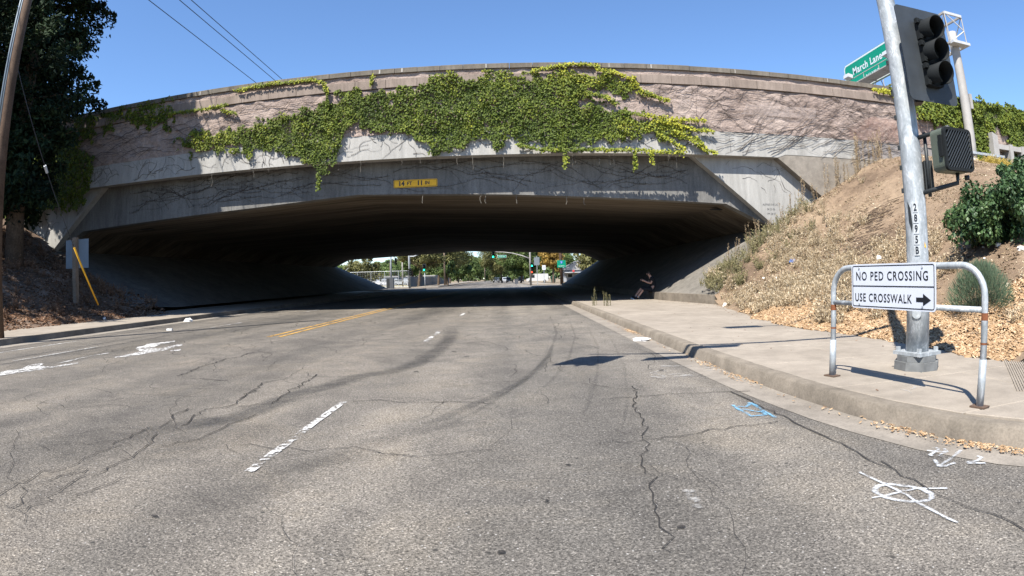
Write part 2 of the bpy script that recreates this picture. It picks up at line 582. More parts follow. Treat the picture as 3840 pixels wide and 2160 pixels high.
M['fence_grey'] = speckled('grey_fence_boards', (0.17, 0.17, 0.18), (0.25, 0.25, 0.25), 1, 12, 0.9, 0.1)
M['cabinet'] = plain('grey_cabinet_paint', (0.07, 0.075, 0.085), 0.5)
M['green_on'] = mat_emit('green_signal_lamp', (0.02, 1.0, 0.45), 3.0)
M['red_hand'] = mat_emit('red_hand_lamp', (1.0, 0.08, 0.03), 1.2)
M['lens_off'] = plain('unlit_lens', (0.010, 0.012, 0.011), 0.5, 0, 0.3, 0, 0.05)


def mat_dirt():
    t = NT('embankment_dirt', 0.95, 0.15)
    v = t.coord()
    a = t.noise(0.45, 6, 0.62, v, 0.5)
    c = t.ramp(a, [(0.30, (0.14, 0.098, 0.067)), (0.45, (0.235, 0.168, 0.113)), (0.65, (0.30, 0.222, 0.150))])
    b = t.noise(5, 5, 0.7, v)
    c = t.mix(1.0, c, t.ramp(b, [(0.3, 0.72), (0.6, 1.06)]), 'MULTIPLY')
    f = t.noise(40, 4, 0.75, v)
    c = t.mix(1.0, c, t.ramp(f, [(0.3, 0.7), (0.55, 1.05)]), 'MULTIPLY')
    w = t.noise(70, 2, 0.5, v)
    c = t.mix(t.ramp(w, [(0.66, 0.0), (0.72, 0.6)]), c, (0.45, 0.38, 0.29))
    t.color(c)
    t.bump(t.math('ADD', b, f), 0.8, 0.05)
    return t.m


M['dirt'] = mat_dirt()


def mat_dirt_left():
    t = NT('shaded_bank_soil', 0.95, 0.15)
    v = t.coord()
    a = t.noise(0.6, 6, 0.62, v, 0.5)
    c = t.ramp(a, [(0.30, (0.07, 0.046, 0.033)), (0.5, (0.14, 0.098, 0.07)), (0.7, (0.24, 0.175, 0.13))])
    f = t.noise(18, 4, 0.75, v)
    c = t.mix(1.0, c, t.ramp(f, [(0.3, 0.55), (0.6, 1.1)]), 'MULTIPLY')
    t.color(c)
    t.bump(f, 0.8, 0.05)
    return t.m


M['soil_left'] = mat_dirt_left()


def mat_rough():
    t = NT('pink_rough_plaster', 0.95, 0.15)
    v = t.coord()
    a = t.noise(0.5, 6, 0.6, v)
    c = t.ramp(a, [(0.3, (0.245, 0.188, 0.160)), (0.55, (0.33, 0.262, 0.226)), (0.75, (0.40, 0.325, 0.283))])
    b = t.noise(6, 6, 0.7, t.coord((1, 1, 1.4)))
    c = t.mix(1.0, c, t.ramp(b, [(0.3, 0.70), (0.55, 1.03)]), 'MULTIPLY')
    t.color(c)
    t.bump(b, 1.0, 0.07)
    return t.m


M['rough'] = mat_rough()


# ---------------------------------------------------------------- terrain functions
def smooth(a, b, x):
    t = np.clip((x - a) / (b - a), 0, 1)
    return t * t * (3 - 2 * t)


def toe_x(y):
    y = np.asarray(y, float)
    return np.interp(y, [0, 11, 13, 18, 19.4, 22.5], [5.62, 5.55, 5.75, 6.75, 7.15, 6.85])


def z_right(x, y):
    x = np.asarray(x, float)
    y = np.asarray(y, float)
    s = np.minimum(x - toe_x(y), (y - 4.75) * 1.3 + 0.25 * np.maximum(0, 7 - x))
    s = np.maximum(s, 0)
    w = smooth(13, 20, y)
    a = 0.25 * (1 - w) + 0.60 * w
    k = 0.50 * (1 - w) + 0.68 * w
    z = np.where(s < 2, a * s, 2 * a + k * (s - 2))
    top = np.interp(y, [4, 8, 12, 15, 18, 21], [2.9, 3.5, 4.25, 5.0, 5.9, 6.5])
    z = np.where(z > top - 1.0, top - 0.5 - 0.5 * np.exp(-(z - (top - 1.0)) / 0.5), z)
    top = 6.42
    w2 = smooth(18.2, 20.2, y)
    zp = np.maximum(0, 0.30 + (x - 6.35) * 0.605)
    zp = np.where(zp > top - 1.0, top - 0.5 - 0.5 * np.exp(-(zp - (top - 1.0)) / 0.5), zp)
    z = z * (1 - w2) + zp * w2
    bump = (vn(x, y, 2.3, 3) - 0.5) * 0.30 * (1 - 0.6 * w2) + (vn(x, y, 0.8, 4) - 0.5) * 0.17 + (vn(x, y, 0.25, 5) - 0.5) * 0.08
    return 0.13 + z + bump * np.clip(s * 0.8, 0, 1)


def z_left(x, y):
    x = np.asarray(x, float)
    y = np.asarray(y, float)
    s = np.maximum(-14.1 - x + 0.35 * (vn(x, y, 1.2, 8) - 0.5), 0)
    z = np.where(s < 1, 0.35 * s, 0.35 + 0.44 * (s - 1))
    z = np.minimum(z, 6.0)
    bump = (vn(x, y, 2.0, 13) - 0.5) * 0.4 + (vn(x, y, 0.6, 14) - 0.5) * 0.2
    return 0.13 + z + bump * np.clip(s * 0.6, 0, 1)


def grid(name, xs, ys, zf, mat, mask=None):
    X, Y = np.meshgrid(xs, ys)
    Z = zf(X, Y)
    v = np.stack([X.ravel(), Y.ravel(), Z.ravel()], 1)
    nx, ny = len(xs), len(ys)
    i, j = np.meshgrid(np.arange(nx - 1), np.arange(ny - 1))
    a = (j * nx + i).ravel()
    f = np.stack([a, a + 1, a + nx + 1, a + nx], 1)
    if mask is not None:
        cx = (X[:-1, :-1] + X[1:, 1:]).ravel() / 2
        cy = (Y[:-1, :-1] + Y[1:, 1:]).ravel() / 2
        f = f[mask(cx, cy)]
    return np_mesh(name, v, f, mat, None, True)


# ---------------------------------------------------------------- SETTING: ground, road, gutters, kerbs, sidewalks
tag(MB().b3(-2500, 2500, -400, 5000, -1.0, -0.02).build('ground', M['ground']), kind='structure')

rm = MB()
rm.sheet([(-11.62, -14), (60, -14), (60, 1.0), (5.6, 1.0), (4.2, 1.3), (3.4, 2.2), (2.95, 3.2), (2.72, 4.2), (2.65, 6.0), (2.62, 9.0), (2.55, 78), (60, 80), (60, 96), (3.4, 97), (-9.5, 500), (-20.5, 500), (-12.2, 97), (-70, 97), (-70, 80), (-11.62, 78)], 0.0)
tag(rm.build('road', M['asphalt']), kind='structure')

KERB_TOP = [(2.60, 76), (2.60, 30), (2.62, 12), (2.62, 8.0), (2.68, 5.8), (2.74, 5.0), (2.84, 4.17), (2.95, 3.67), (3.12, 3.1), (3.37, 2.67), (3.72, 2.25), (4.2, 1.9), (4.9, 1.65), (6.0, 1.5), (14, 1.45)]


def offset_line(pts, d):
    out = []
    P = [Vector(p) for p in pts]
    for i, p in enumerate(P):
        t = (P[min(i + 1, len(P) - 1)] - P[max(i - 1, 0)]).normalized()
        out.append((p.x + t.y * d, p.y - t.x * d))
    return out


foot = offset_line(KERB_TOP, 0.045)
gut = offset_line(KERB_TOP, 0.42)
back = offset_line(KERB_TOP, -0.15)


def strip(name, prof, mat, n=1, jitter=0.0, sub=None, **kw):
    """prof: list of (line pts, z)"""
    L = []
    for pts, z in prof:
        Q = []
        for i in range(len(pts) - 1):
            a, b = Vector(pts[i]), Vector(pts[i + 1])
            m = max(1, int((b - a).length / (sub or 0.35)))
            m = min(m, 40)
            for k in range(m): Q.append(a.lerp(b, k / m))
        Q.append(Vector(pts[-1]))
        L.append((Q, z))
    cnt = min(len(q) for q, _ in L)
    v = []
    for q, z in L:
        idx = np.linspace(0, len(q) - 1, cnt)
        for t in idx:
            i = int(t)
            fr = t - i
            p = q[i] if i + 1 >= len(q) else q[i].lerp(q[i + 1], fr)
            jz = jitter * (random.random() - 0.5)
            v.append((p.x + jz * 0.6, p.y, z + (jz if z > 0.02 else 0)))
    f = []
    for a in range(len(L) - 1):
        for i in range(cnt - 1):
            f.append((a * cnt + i, a * cnt + i + 1, (a + 1) * cnt + i + 1, (a + 1) * cnt + i))
    o = np_mesh(name, np.array(v), np.array(f), mat, None, False)
    return tag(o, kind='structure')


strip('gutter', [(gut, 0.004), (foot, 0.006)], M['conc_gutter'])
strip('kerb', [(foot, 0.0), (offset_line(KERB_TOP, 0.012), 0.128), (offset_line(KERB_TOP, -0.012), 0.15), (back, 0.152)], M['conc_kerb'], jitter=0.008, sub=0.15)

# left gutter and kerb
KL = [(-11.62, 2.0), (-11.62, 30), (-11.62, 78)]
tag(MB().sheet([(-11.62, -10), (-11.12, -10), (-11.12, 78), (-11.62, 78)], 0.004).build('gutter', M['conc_gutter']), kind='structure')
tag(MB().prism_xz([(-11.60, 0), (-11.63, 0.15), (-11.78, 0.15), (-11.78, 0)], -10, 78).build('kerb', M['conc_kerb']), kind='structure')

# right sidewalk: a sand bed, then separate slabs with recessed joints
sw = tag(MB().prism_xy([(2.78, 70), (2.78, 5.8), (2.9, 4.4), (3.25, 3.15), (3.55, 2.75), (3.95, 2.35), (4.5, 2.05), (6, 1.7), (20, 1.7), (20, 4.9), (6.1, 4.9), (5.7, 9), (5.7, 12.8), (6.85, 18), (7.0, 70)], 0.0, 0.128).build('sidewalk', M['conc_kerb']), kind='structure')


def slab(poly, zt=0.148):
    c = Vector((sum(p[0] for p in poly) / len(poly), sum(p[1] for p in poly) / len(poly)))
    b = MB()
    n = len(poly)
    g = 0.012
    q = []
    for p in poly:
        d = (c - Vector(p)).normalized()
        q.append((p[0] + d.x * g, p[1] + d.y * g))
    vs = [(x, y, 0.128) for x, y in poly] + [(x, y, zt - 0.006) for x, y in poly] + [(x, y, zt) for x, y in q]
    fs = [tuple(range(2 * n, 3 * n))]
    for k in range(2):
        fs += [(k * n + i, k * n + (i + 1) % n, (k + 1) * n + (i + 1) % n, (k + 1) * n + i) for i in range(n)]
    b.add(vs, fs)
    return b.build('slab', M['conc_walk'], sw)


def inset(x0, x1, y0, y1, g=0.006):
    return [(x0 + g, y0 + g), (x1 - g, y0 + g), (x1 - g, y1 - g), (x0 + g, y1 - g)]


ys = [6.2, 7.7, 9.2, 10.7, 12.2, 13.7, 15.2, 16.7, 18.2, 19.7, 21.2, 22.7, 24.2, 25.7, 27.2, 30, 34, 38, 42, 48, 54, 60, 66, 70]
for i in range(len(ys) - 1):
    y0, y1 = ys[i], ys[i + 1]
    xe = float(toe_x((y0 + y1) / 2)) + 0.1 if y1 < 23 else 6.6
    for x0, x1 in ((2.79, 4.2), (4.2, xe)):
        slab(inset(x0, x1, y0, y1))
slab([(2.80, 6.194), (2.85, 5.3), (2.93, 4.65), (4.2, 4.65), (4.2, 6.194)])
slab([(4.21, 4.65), (5.74, 4.65), (5.74, 6.194), (4.21, 6.194)])
slab([(2.95, 4.638), (3.08, 3.95), (3.30, 3.28), (4.6, 3.28), (4.6, 4.638)])
slab([(4.612, 4.638), (4.612, 3.28), (6.2, 3.28), (6.2, 4.638)])
slab([(3.32, 3.268), (3.58, 2.85), (3.92, 2.5), (4.35, 2.25), (4.9, 2.05), (4.9, 3.268)])
slab([(4.912, 3.268), (4.912, 2.05), (6.2, 1.85), (6.2, 3.268)])
slab([(6.21, 1.84), (8.5, 1.8), (8.5, 4.85), (6.21, 4.85)])
slab([(8.51, 1.8), (12, 1.8), (12, 4.85), (8.51, 4.85)])

# left sidewalk
swl = tag(MB().prism_xy([(-11.78, -8), (-11.78, 78), (-15.9, 78), (-15.9, 21), (-14.35, 19), (-14.35, -8)], 0.0, 0.128).build('sidewalk', M['conc_kerb']), kind='structure')
sw = swl
yy = -6.0
while yy < 70:
    st = 1.6 if yy < 30 else 4.0
    xe = -14.35 if yy < 18.5 else -15.75
    slab(inset(xe, -11.79, yy, yy + st))
    yy += st

# far corner pavements
far_walk = MB()
far_walk.prism_xy([(2.75, 70), (2.75, 76), (4, 79), (60, 79), (60, 82), (14, 82), (7.6, 78)], 0, 0.15)
far_walk.prism_xy([(3.6, 97.5), (60, 97.5), (60, 99.5), (7, 99.5), (-1, 330), (-4, 330)], 0, 0.15)
far_walk.prism_xy([(-12.5, 97.5), (-70, 97.5), (-70, 99.5), (-16.5, 99.5), (-24.5, 330), (-20, 330)], 0, 0.15)
far_walk.prism_xy([(-11.8, 75), (-11.8, 78), (-13, 80), (-60, 80), (-60, 78)], 0, 0.15)
tag(far_walk.build('pavement', M['conc_walk']), kind='structure')

# embankments
xs = np.concatenate([np.arange(5.5, 20, 0.1), np.arange(20, 30, 0.25), np.arange(30, 91, 3.0)])
ysr = np.arange(4.7, 21.56, 0.1)
tag(grid('embankment', xs, ysr, z_right, M['dirt'], lambda x, y: (x > toe_x(y) - 0.05) & (x > np.where(y > 19.2, 7.1 + (y - 19.2) * 1.72, 0))), kind='structure')
xl = np.concatenate([np.arange(-80, -34, 3.0), np.arange(-34, -13.9, 0.15)])
ysl = np.concatenate([np.arange(-12, 6, 1.0), np.arange(6, 21.56, 0.15)])
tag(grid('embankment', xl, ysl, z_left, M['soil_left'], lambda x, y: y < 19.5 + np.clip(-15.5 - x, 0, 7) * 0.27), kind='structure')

# ---------------------------------------------------------------- OVERPASS
YF, YW, YG, YE = 21.5, 21.92, 22.34, 71.0
op = thing('overpass', 'long concrete freeway overpass with ivy on its pink rough face spanning the road', 'overpass', (-5.75, YF, 0))

# front girder face, underside line and bevels
GIRD = [(-22.3, 3.15), (-20.4, 4.02), (-10.5, 4.42), (-6.0, 4.68), (0.1, 4.46), (8.8, 4.05), (10.8, 3.12)]
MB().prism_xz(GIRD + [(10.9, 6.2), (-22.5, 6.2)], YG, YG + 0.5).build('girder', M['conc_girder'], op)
# soffit running through (own underside material)
sf = MB()
L0 = [(x, z) for x, z in GIRD]
L1 = [(x, z + 0.3) for x, z in GIRD]
for i in range(len(L0) - 1):
    for (ya, yb) in ((YG + 0.01, 34), (34.0, 46), (46.0, 58), (58.0, YE)):
        pass
nn = 24
ysn = np.linspace(YG + 0.012, YE - 0.5, nn)
v = []
for x, z in L0:
    for y in ysn:
        v.append((x, y, z + 0.012))
f = []
for i in range(len(L0) - 1):
    for k in range(nn - 1):
        f.append((i * nn + k, i * nn + k + 1, (i + 1) * nn + k + 1, (i + 1) * nn + k))
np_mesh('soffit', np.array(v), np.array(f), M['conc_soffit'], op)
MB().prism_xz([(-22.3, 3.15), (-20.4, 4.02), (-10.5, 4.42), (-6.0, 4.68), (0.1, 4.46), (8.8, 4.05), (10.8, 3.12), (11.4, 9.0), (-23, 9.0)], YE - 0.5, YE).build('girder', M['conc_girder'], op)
# deck slab (carries the freeway; keeps the daylight out)
MB().b3(-80, 90, YF + 0.45, YE + 0.4, 8.1, 8.75).build('deck', M['conc_girder'], op)
# soffit drains
for (x, y) in ((-18.0, 24.6), (9.0, 23.6)):
    zz = float(np.interp(x, [p[0] for p in GIRD], [p[1] for p in GIRD]))
    MB().box((x, y, zz - 0.004), (0.9, 0.28, 0.03), 0.0, 0.0, 0.02).build('drain_grate', M['steel_dark'], op)

# wing panels between girder and fascia
wr = [(7.25, 5.95), (10.77, 3.12), (10.9, 1.6), (14.2, 1.6), (14.2, 5.95)]
MB().prism_xz(wr, YW, YG + 0.3).build('wing_panel', M['conc_smooth'], op)
wlp = [(-18.75, 5.95), (-26.2, 5.95), (-26.2, 1.4), (-22.6, 1.4), (-22.3, 3.13)]
MB().prism_xz(wlp, YW, YG + 0.3).build('wing_panel', M['conc_smooth'], op)

# fascia: smooth lower band, rough pink field, band course, coping course
MB().prism_xz([(-22.4, 5.90), (10.9, 5.90), (12.97, 4.32), (13.4, 2.0), (90, 2.0), (90, 6.0), (12.4, 6.0), (12.2, 6.01), (-22.6, 6.01)], YF + 0.012, YW + 0.05).build('lower_fascia', M['conc_gutter'], op)
MB().prism_xz([(-22.4, 5.89), (10.92, 5.89), (11.3, 6.02), (90, 6.02), (90, 6.86), (-80, 6.86), (-80, 2.0), (-24.6, 2.0), (-24.5, 4.3)], YF, YW + 0.06).build('fascia', M['conc_smooth'], op)
xr = np.concatenate([np.arange(-80, -26, 2.0), np.arange(-26, 26, 0.055), np.arange(26, 90, 2.0)])
zr_ = np.arange(6.86, 8.76, 0.055)
X, Z = np.meshgrid(xr, zr_)
dep = (vn(X, Z, 0.35, 21) - 0.5) * 0.075 + (vn(X * 0.7, Z, 0.16, 22) - 0.5) * 0.05 + (vn(X, Z, 1.5, 23) - 0.5) * 0.03
Y = YF - 0.01 - dep
nx, nz = len(xr), len(zr_)
i, j = np.meshgrid(np.arange(nx - 1), np.arange(nz - 1))
a = (j * nx + i).ravel()
np_mesh('rough_panel', np.stack([X.ravel(), Y.ravel(), Z.ravel()], 1), np.stack([a, a + 1, a + nx + 1, a + nx], 1), M['rough'], op, True)
MB().b3(-80, 90, YF + 0.05, YW + 0.06, 6.862, 9.3).build('backing_wall', M['band'], op)
# thin strip of rough face under the coping
Zs = np.arange(9.13, 9.40, 0.06)
X, Z = np.meshgrid(xr, Zs)
dep = (vn(X, Z, 0.3, 31) - 0.5) * 0.06
nx, nz = len(xr), len(Zs)
i, j = np.meshgrid(np.arange(nx - 1), np.arange(nz - 1))
a = (j * nx + i).ravel()
np_mesh('rough_strip', np.stack([X.ravel(), (YF + 0.0 - dep).ravel(), Z.ravel()], 1), np.stack([a, a + 1, a + nx + 1, a + nx], 1), M['rough'], op, True)


def block_mesh(name, L, y0, y1, z0, z1, mat, var):
    vs = []
    e = 0.012
    h = L / 2 - 0.008
    pr = [(y1, z0), (y0 + e, z0), (y0, z0 + e), (y0, z1 - e), (y0 + e, z1), (y1, z1)]
    for sx_ in (-1, 1):
        for (yv, zv) in pr:
            vs.append((sx_ * h, yv + random.uniform(-.006, .006) * var, zv + random.uniform(-.004, .004) * var))
    fs = [(5, 4, 3, 2, 1, 0), (6, 7, 8, 9, 10, 11)] + [(k, (k + 1) % 6, (k + 1) % 6 + 6, k + 6) for k in range(6)]
    me = bpy.data.meshes.new(name)
    me.from_pydata(vs, [], fs)
    me.materials.append(mat)
    return me


cm = [block_mesh('coping_block', 0.9, YF - 0.09, YF + 0.42, 9.36, 9.57, M['coping'], 1) for _ in range(4)]
bm_ = [block_mesh('band_block', 1.25, YF - 0.07, YF + 0.2, 8.76, 9.13, M['band'], 1) for _ in range(4)]
jm = block_mesh('joint_stain', 0.06, YF - 0.094, YF + 0.2, 9.375, 9.555, M['efflor'], 0)
for me_list, L, nm in ((cm, 0.9, 'coping_block'), (bm_, 1.25, 'band_block')):
    x = -26.0
    while x < 28:
        me = random.choice(me_list)
        o = bpy.data.objects.new(nm, me)
        COL.objects.link(o)
        o.parent = op
        o.location = (x + L / 2 + 5.75, -YF + random.uniform(-.006, .006), random.uniform(-.004, .004))
        x += L
    MB().b3(-80, -26, YF - 0.07, YF + 0.2, 9.36 if L < 1 else 8.76, 9.57 if L < 1 else 9.13).build(nm, M['coping' if L < 1 else 'band'], op)
    MB().b3(28, 90, YF - 0.07, YF + 0.2, 9.36 if L < 1 else 8.76, 9.57 if L < 1 else 9.13).build(nm, M['coping' if L < 1 else 'band'], op)
for x in (-13.1, -9.5, -5.0, -4.1, -0.8, 2.2, 4.0, 5.7, 9.3, 13.8, 17.4):
    o = bpy.data.objects.new('joint_stain', jm)
    COL.objects.link(o)
    o.parent = op
    o.location = (x + 5.75 + 0.0, -YF, 0)
    o.scale = (random.uniform(0.6, 1.4), 1, 1)
MB().b3(-80, 90, YE - 0.3, YE + 0.4, 8.75, 9.5).build('parapet', M['coping'], op)

# slope pavings and toe walls
def paving(name, poly_fn, mat):
    pass


pv = MB()
pv.add([(7.15, 19.30, 0.46), (11.2, 21.55, 3.34), (11.2, YE + 1.5, 3.34), (6.45, YE + 1.5, 0.42), (6.35, 24, 0.42), (7.15, 19.30, 0.2), (11.2, 21.55, 2.0)], [(0, 1, 2, 3, 4), (0, 5, 6, 1)])
pv.build('slope_paving', M['conc_paving'], op)
pv = MB()
pv.add([(-16.1, 19.9, 0.50), (-22.7, 21.2, 3.32), (-22.7, YE + 1.5, 3.32), (-15.7, YE + 1.5, 0.28), (-15.7, 24, 0.28)], [(0, 4, 3, 2, 1)])
pv.build('slope_paving', M['conc_paving'], op)
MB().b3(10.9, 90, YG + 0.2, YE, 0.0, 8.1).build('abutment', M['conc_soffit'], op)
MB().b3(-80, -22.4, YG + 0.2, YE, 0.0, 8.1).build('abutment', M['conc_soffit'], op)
tw = [(6.22, 24.0), (7.0, 19.2), (7.25, 19.25), (6.47, 24.0), (6.47, 72), (6.22, 72)]
MB().prism_xy(tw, 0.10, 0.47).build('toe_wall', M['conc_kerb'], op)

# pale repaint patches on the rough face
def wall_patch(poly, mat, y, name='paint_patch'):
    return MB().add([(x, y, z) for x, z in poly], [tuple(range(len(poly)))]).build(name, mat, op)


pm = mat_decal('covering_paint_pale', (0.36, 0.30, 0.27), 0.38, 0.60, 5, amount=0.5)
pm2 = mat_decal('covering_paint_pink', (0.33, 0.20, 0.16), 0.38, 0.60, 5, amount=0.38)
wall_patch([(9.4, 7.6), (12.9, 7.62), (13.0, 8.1), (9.6, 8.05)], pm, YF - 0.10)
wall_patch([(14.6, 6.9), (19.6, 6.95), (19.6, 7.95), (16.0, 8.0), (14.6, 7.4)], pm2, YF - 0.10)
wall_patch([(14.9, 6.05), (20.5, 6.05), (20.5, 6.85), (14.9, 6.85)], mat_decal('covering_paint_grey', (0.3, 0.27, 0.255), 0.30, 0.42, 5, amount=0.7), YF - 0.004)


# ---------------------------------------------------------------- lettering
def text_verts(body, size, ux, uz, origin, offset=0.0, sx=1.0, spacing=1.0, bold=0.0):
    cu = bpy.data.curves.new('t', 'FONT')
    cu.body = body
    cu.size = size
    cu.space_character = spacing
    cu.align_x = 'CENTER'
    cu.align_y = 'CENTER'
    cu.resolution_u = 3
    cu.offset = bold
    o = bpy.data.objects.new('t', cu)
    COL.objects.link(o)
    dg = bpy.context.evaluated_depsgraph_get()
    me = bpy.data.meshes.new_from_object(o.evaluated_get(dg))
    ux, uz, origin = Vector(ux).normalized(), Vector(uz).normalized(), Vector(origin)
    nrm = ux.cross(uz)
    vs = [origin + ux * (p.co.x * sx) + uz * p.co.y + nrm * offset for p in me.vertices]
    fs = [tuple(p.vertices) for p in me.polygons]
    bpy.data.objects.remove(o)
    bpy.data.curves.remove(cu)
    bpy.data.meshes.remove(me)
    return vs, fs


def lettering(body, size, ux, uz, origin, mat, parent, sx=1.0, spacing=1.0, name='lettering', bold=0.0, off=0.002):
    v, f = text_verts(body, size, ux, uz, origin, off, sx, spacing, bold)
    return MB().add(v, f).build(name, mat, parent)


for k, (s, dx) in enumerate((('ALPINE AVE UC', 0), ('04 25 06', 0.02), ('PM 28 57', 0.04))):
    lettering(s, 0.125, (1, 0, 0), (0, 0, 1), (10.63 + dx, YW, 3.983 - 0.19 * k), M['sign_black'], op, 0.8, 1.05, off=0.003)

# clearance sign on the girder
SX0, SX1 = -4.566, -2.819
SZ = 5.029
cs = thing('clearance_sign', 'yellow height clearance sign reading 14 FT 11 IN on the bridge girder', 'sign', ((SX0 + SX1) / 2, YG - 0.03, SZ))


def rrect(cx, cz, w, h, r, n=5):
    pts = []
    for (sx_, sz_, a0) in ((1, 1, 0), (-1, 1, 90), (-1, -1, 180), (1, -1, 270)):
        for k in range(n + 1):
            a = R(a0 + 90 * k / n)
            pts.append((cx + sx_ * (w / 2 - r) + r * math.cos(a), cz + sz_ * (h / 2 - r) + r * math.sin(a)))
    return pts


def ring(cx, cz, w, h, r, t, fn):
    o, i_ = rrect(cx, cz, w, h, r), rrect(cx, cz, w - 2 * t, h - 2 * t, max(r - t, 0.004))
    n = len(o)
    return MB().add([fn(*p) for p in o] + [fn(*p) for p in i_], [(k, (k + 1) % n, (k + 1) % n + n, k + n) for k in range(n)])


W_ = SX1 - SX0
cx_ = (SX0 + SX1) / 2
MB().prism_xz(rrect(cx_, SZ, W_, 0.31, 0.05), YG - 0.035, YG - 0.012).build('panel', M['sign_yellow'], cs)
ring(cx_, SZ, W_ - 0.04, 0.27, 0.035, 0.012, lambda x, z: (x, YG - 0.037, z)).build('border', M['sign_black'], cs)
for s, dx, sz, sc_, b in (('14', -0.52, 0.25, 0.95, 0.012), ('FT', -0.22, 0.19, 0.95, 0.006), ('11', 0.17, 0.25, 0.95, 0.012), ('IN', 0.44, 0.19, 0.95, 0.006)):
    lettering(s, sz, (1, 0, 0), (0, 0, 1), (cx_ + dx * W_ / 1.62, YG - 0.035, SZ), M['sign_black'], cs, sc_, 1.05, bold=b)


# ---------------------------------------------------------------- leaves
def leaf_quads(P, nrm, size, twist=0.9, droop=0.0, asp=0.85, fold=0.18):
    """one folded leaf (2 quads, 6 verts) at each point P, facing nrm with jitter; returns verts, faces"""
    n = len(P)
    nrm = nrm + rng.normal(0, twist, (n, 3))
    nrm /= np.linalg.norm(nrm, axis=1)[:, None] + 1e-9
    down = np.tile(np.array([0, 0, -1.0]), (n, 1)) + rng.normal(0, 0.45, (n, 3))
    u = down - nrm * (down * nrm).sum(1)[:, None]
    u /= np.linalg.norm(u, axis=1)[:, None] + 1e-9
    w = np.cross(nrm, u)
    s = np.asarray(size)[:, None]
    a = P - u * s * 0.5
    b = P + w * s * 0.5 * asp + nrm * s * fold * -1 - u * s * 0.12
    c = P + u * s * 0.6
    d = P - w * s * 0.5 * asp + nrm * s * fold * -1 - u * s * 0.12
    v = np.stack([a, b, c, d], 1).reshape(-1, 3)
    i0 = np.arange(n) * 4
    f = np.concatenate([np.stack([i0, i0 + 2, i0 + 1], 1), np.stack([i0, i0 + 3, i0 + 2], 1)])
    return v, f


def leaves_obj(name, P, nrm, size, tone, mat, parent=None, **kw):
    v, f = leaf_quads(P, nrm, size, **kw)
    o = np_mesh(name, v, f, mat, parent, False, np.repeat(np.clip(tone, 0, 1), 4))
    return o


IVY_MAIN = [(-14.339, 7.848), (-13.681, 7.59), (-12.654, 7.594), (-11.862, 7.608), (-10.722, 7.723), (-9.622, 7.777), (-8.564, 7.94), (-8.057, 8.227), (-7.548, 8.346), (-7.178, 8.412), (-6.717, 8.639), (-5.892, 8.684), (-4.919, 8.722), (-4.279, 8.674), (-3.491, 8.822), (-2.71, 9.077), (-2.398, 9.262), (-1.932, 9.17), (-1.469, 8.915), (-0.85, 9.158), (-0.539, 9.282), (0.229, 9.194), (0.997, 9.112), (1.925, 9.138), (3.013, 9.107), (3.956, 9.087), (4.582, 8.932), (5.044, 8.658), (5.217, 8.379), (4.38, 8.259), (3.759, 8.414), (2.511, 8.371), (2.195, 8.207), (3.429, 8.113), (4.044, 7.924), (3.108, 7.914), (2.493, 7.978), (2.637, 7.75), (3.404, 7.623), (4.334, 7.504), (4.959, 7.385), (5.752, 7.274), (6.394, 7.161), (7.204, 6.959), (6.938, 6.739), (7.167, 6.47), (6.516, 6.581), (5.858, 6.437), (5.22, 6.458), (4.735, 6.261), (4.257, 6.098), (3.804, 6.348), (3.345, 6.409), (3.028, 6.189), (2.567, 6.097), (2.105, 5.913), (1.58, 6.012), (1.06, 6.238), (0.312, 6.377), (-0.291, 6.298), (-0.67, 6.153), (-1.118, 6.355), (-1.498, 6.087), (-2.255, 5.992), (-2.864, 5.987), (-3.046, 6.245), (-3.292, 6.257), (-3.446, 6.58), (-3.71, 6.911), (-4.257, 7.071), (-4.89, 7.208), (-5.366, 7.079), (-5.853, 7.275), (-6.174, 7.105), (-6.298, 6.79), (-6.654, 6.623), (-6.713, 6.274), (-7.138, 6.049), (-7.809, 6.066), (-8.07, 6.312), (-8.674, 6.328), (-9.204, 6.438), (-9.557, 6.369), (-10.289, 6.534), (-11.042, 6.705), (-11.815, 6.849), (-12.614, 7.001), (-13.014, 6.94), (-13.475, 7.059), (-13.538, 6.753), (-13.722, 7.016), (-13.979, 7.361)]
IVY_DRAPE = [(-7.882, 6.335), (-6.633, 6.322), (-6.691, 5.928), (-6.751, 5.615), (-6.978, 5.393), (-7.308, 5.32), (-7.612, 5.594), (-7.821, 5.928)]
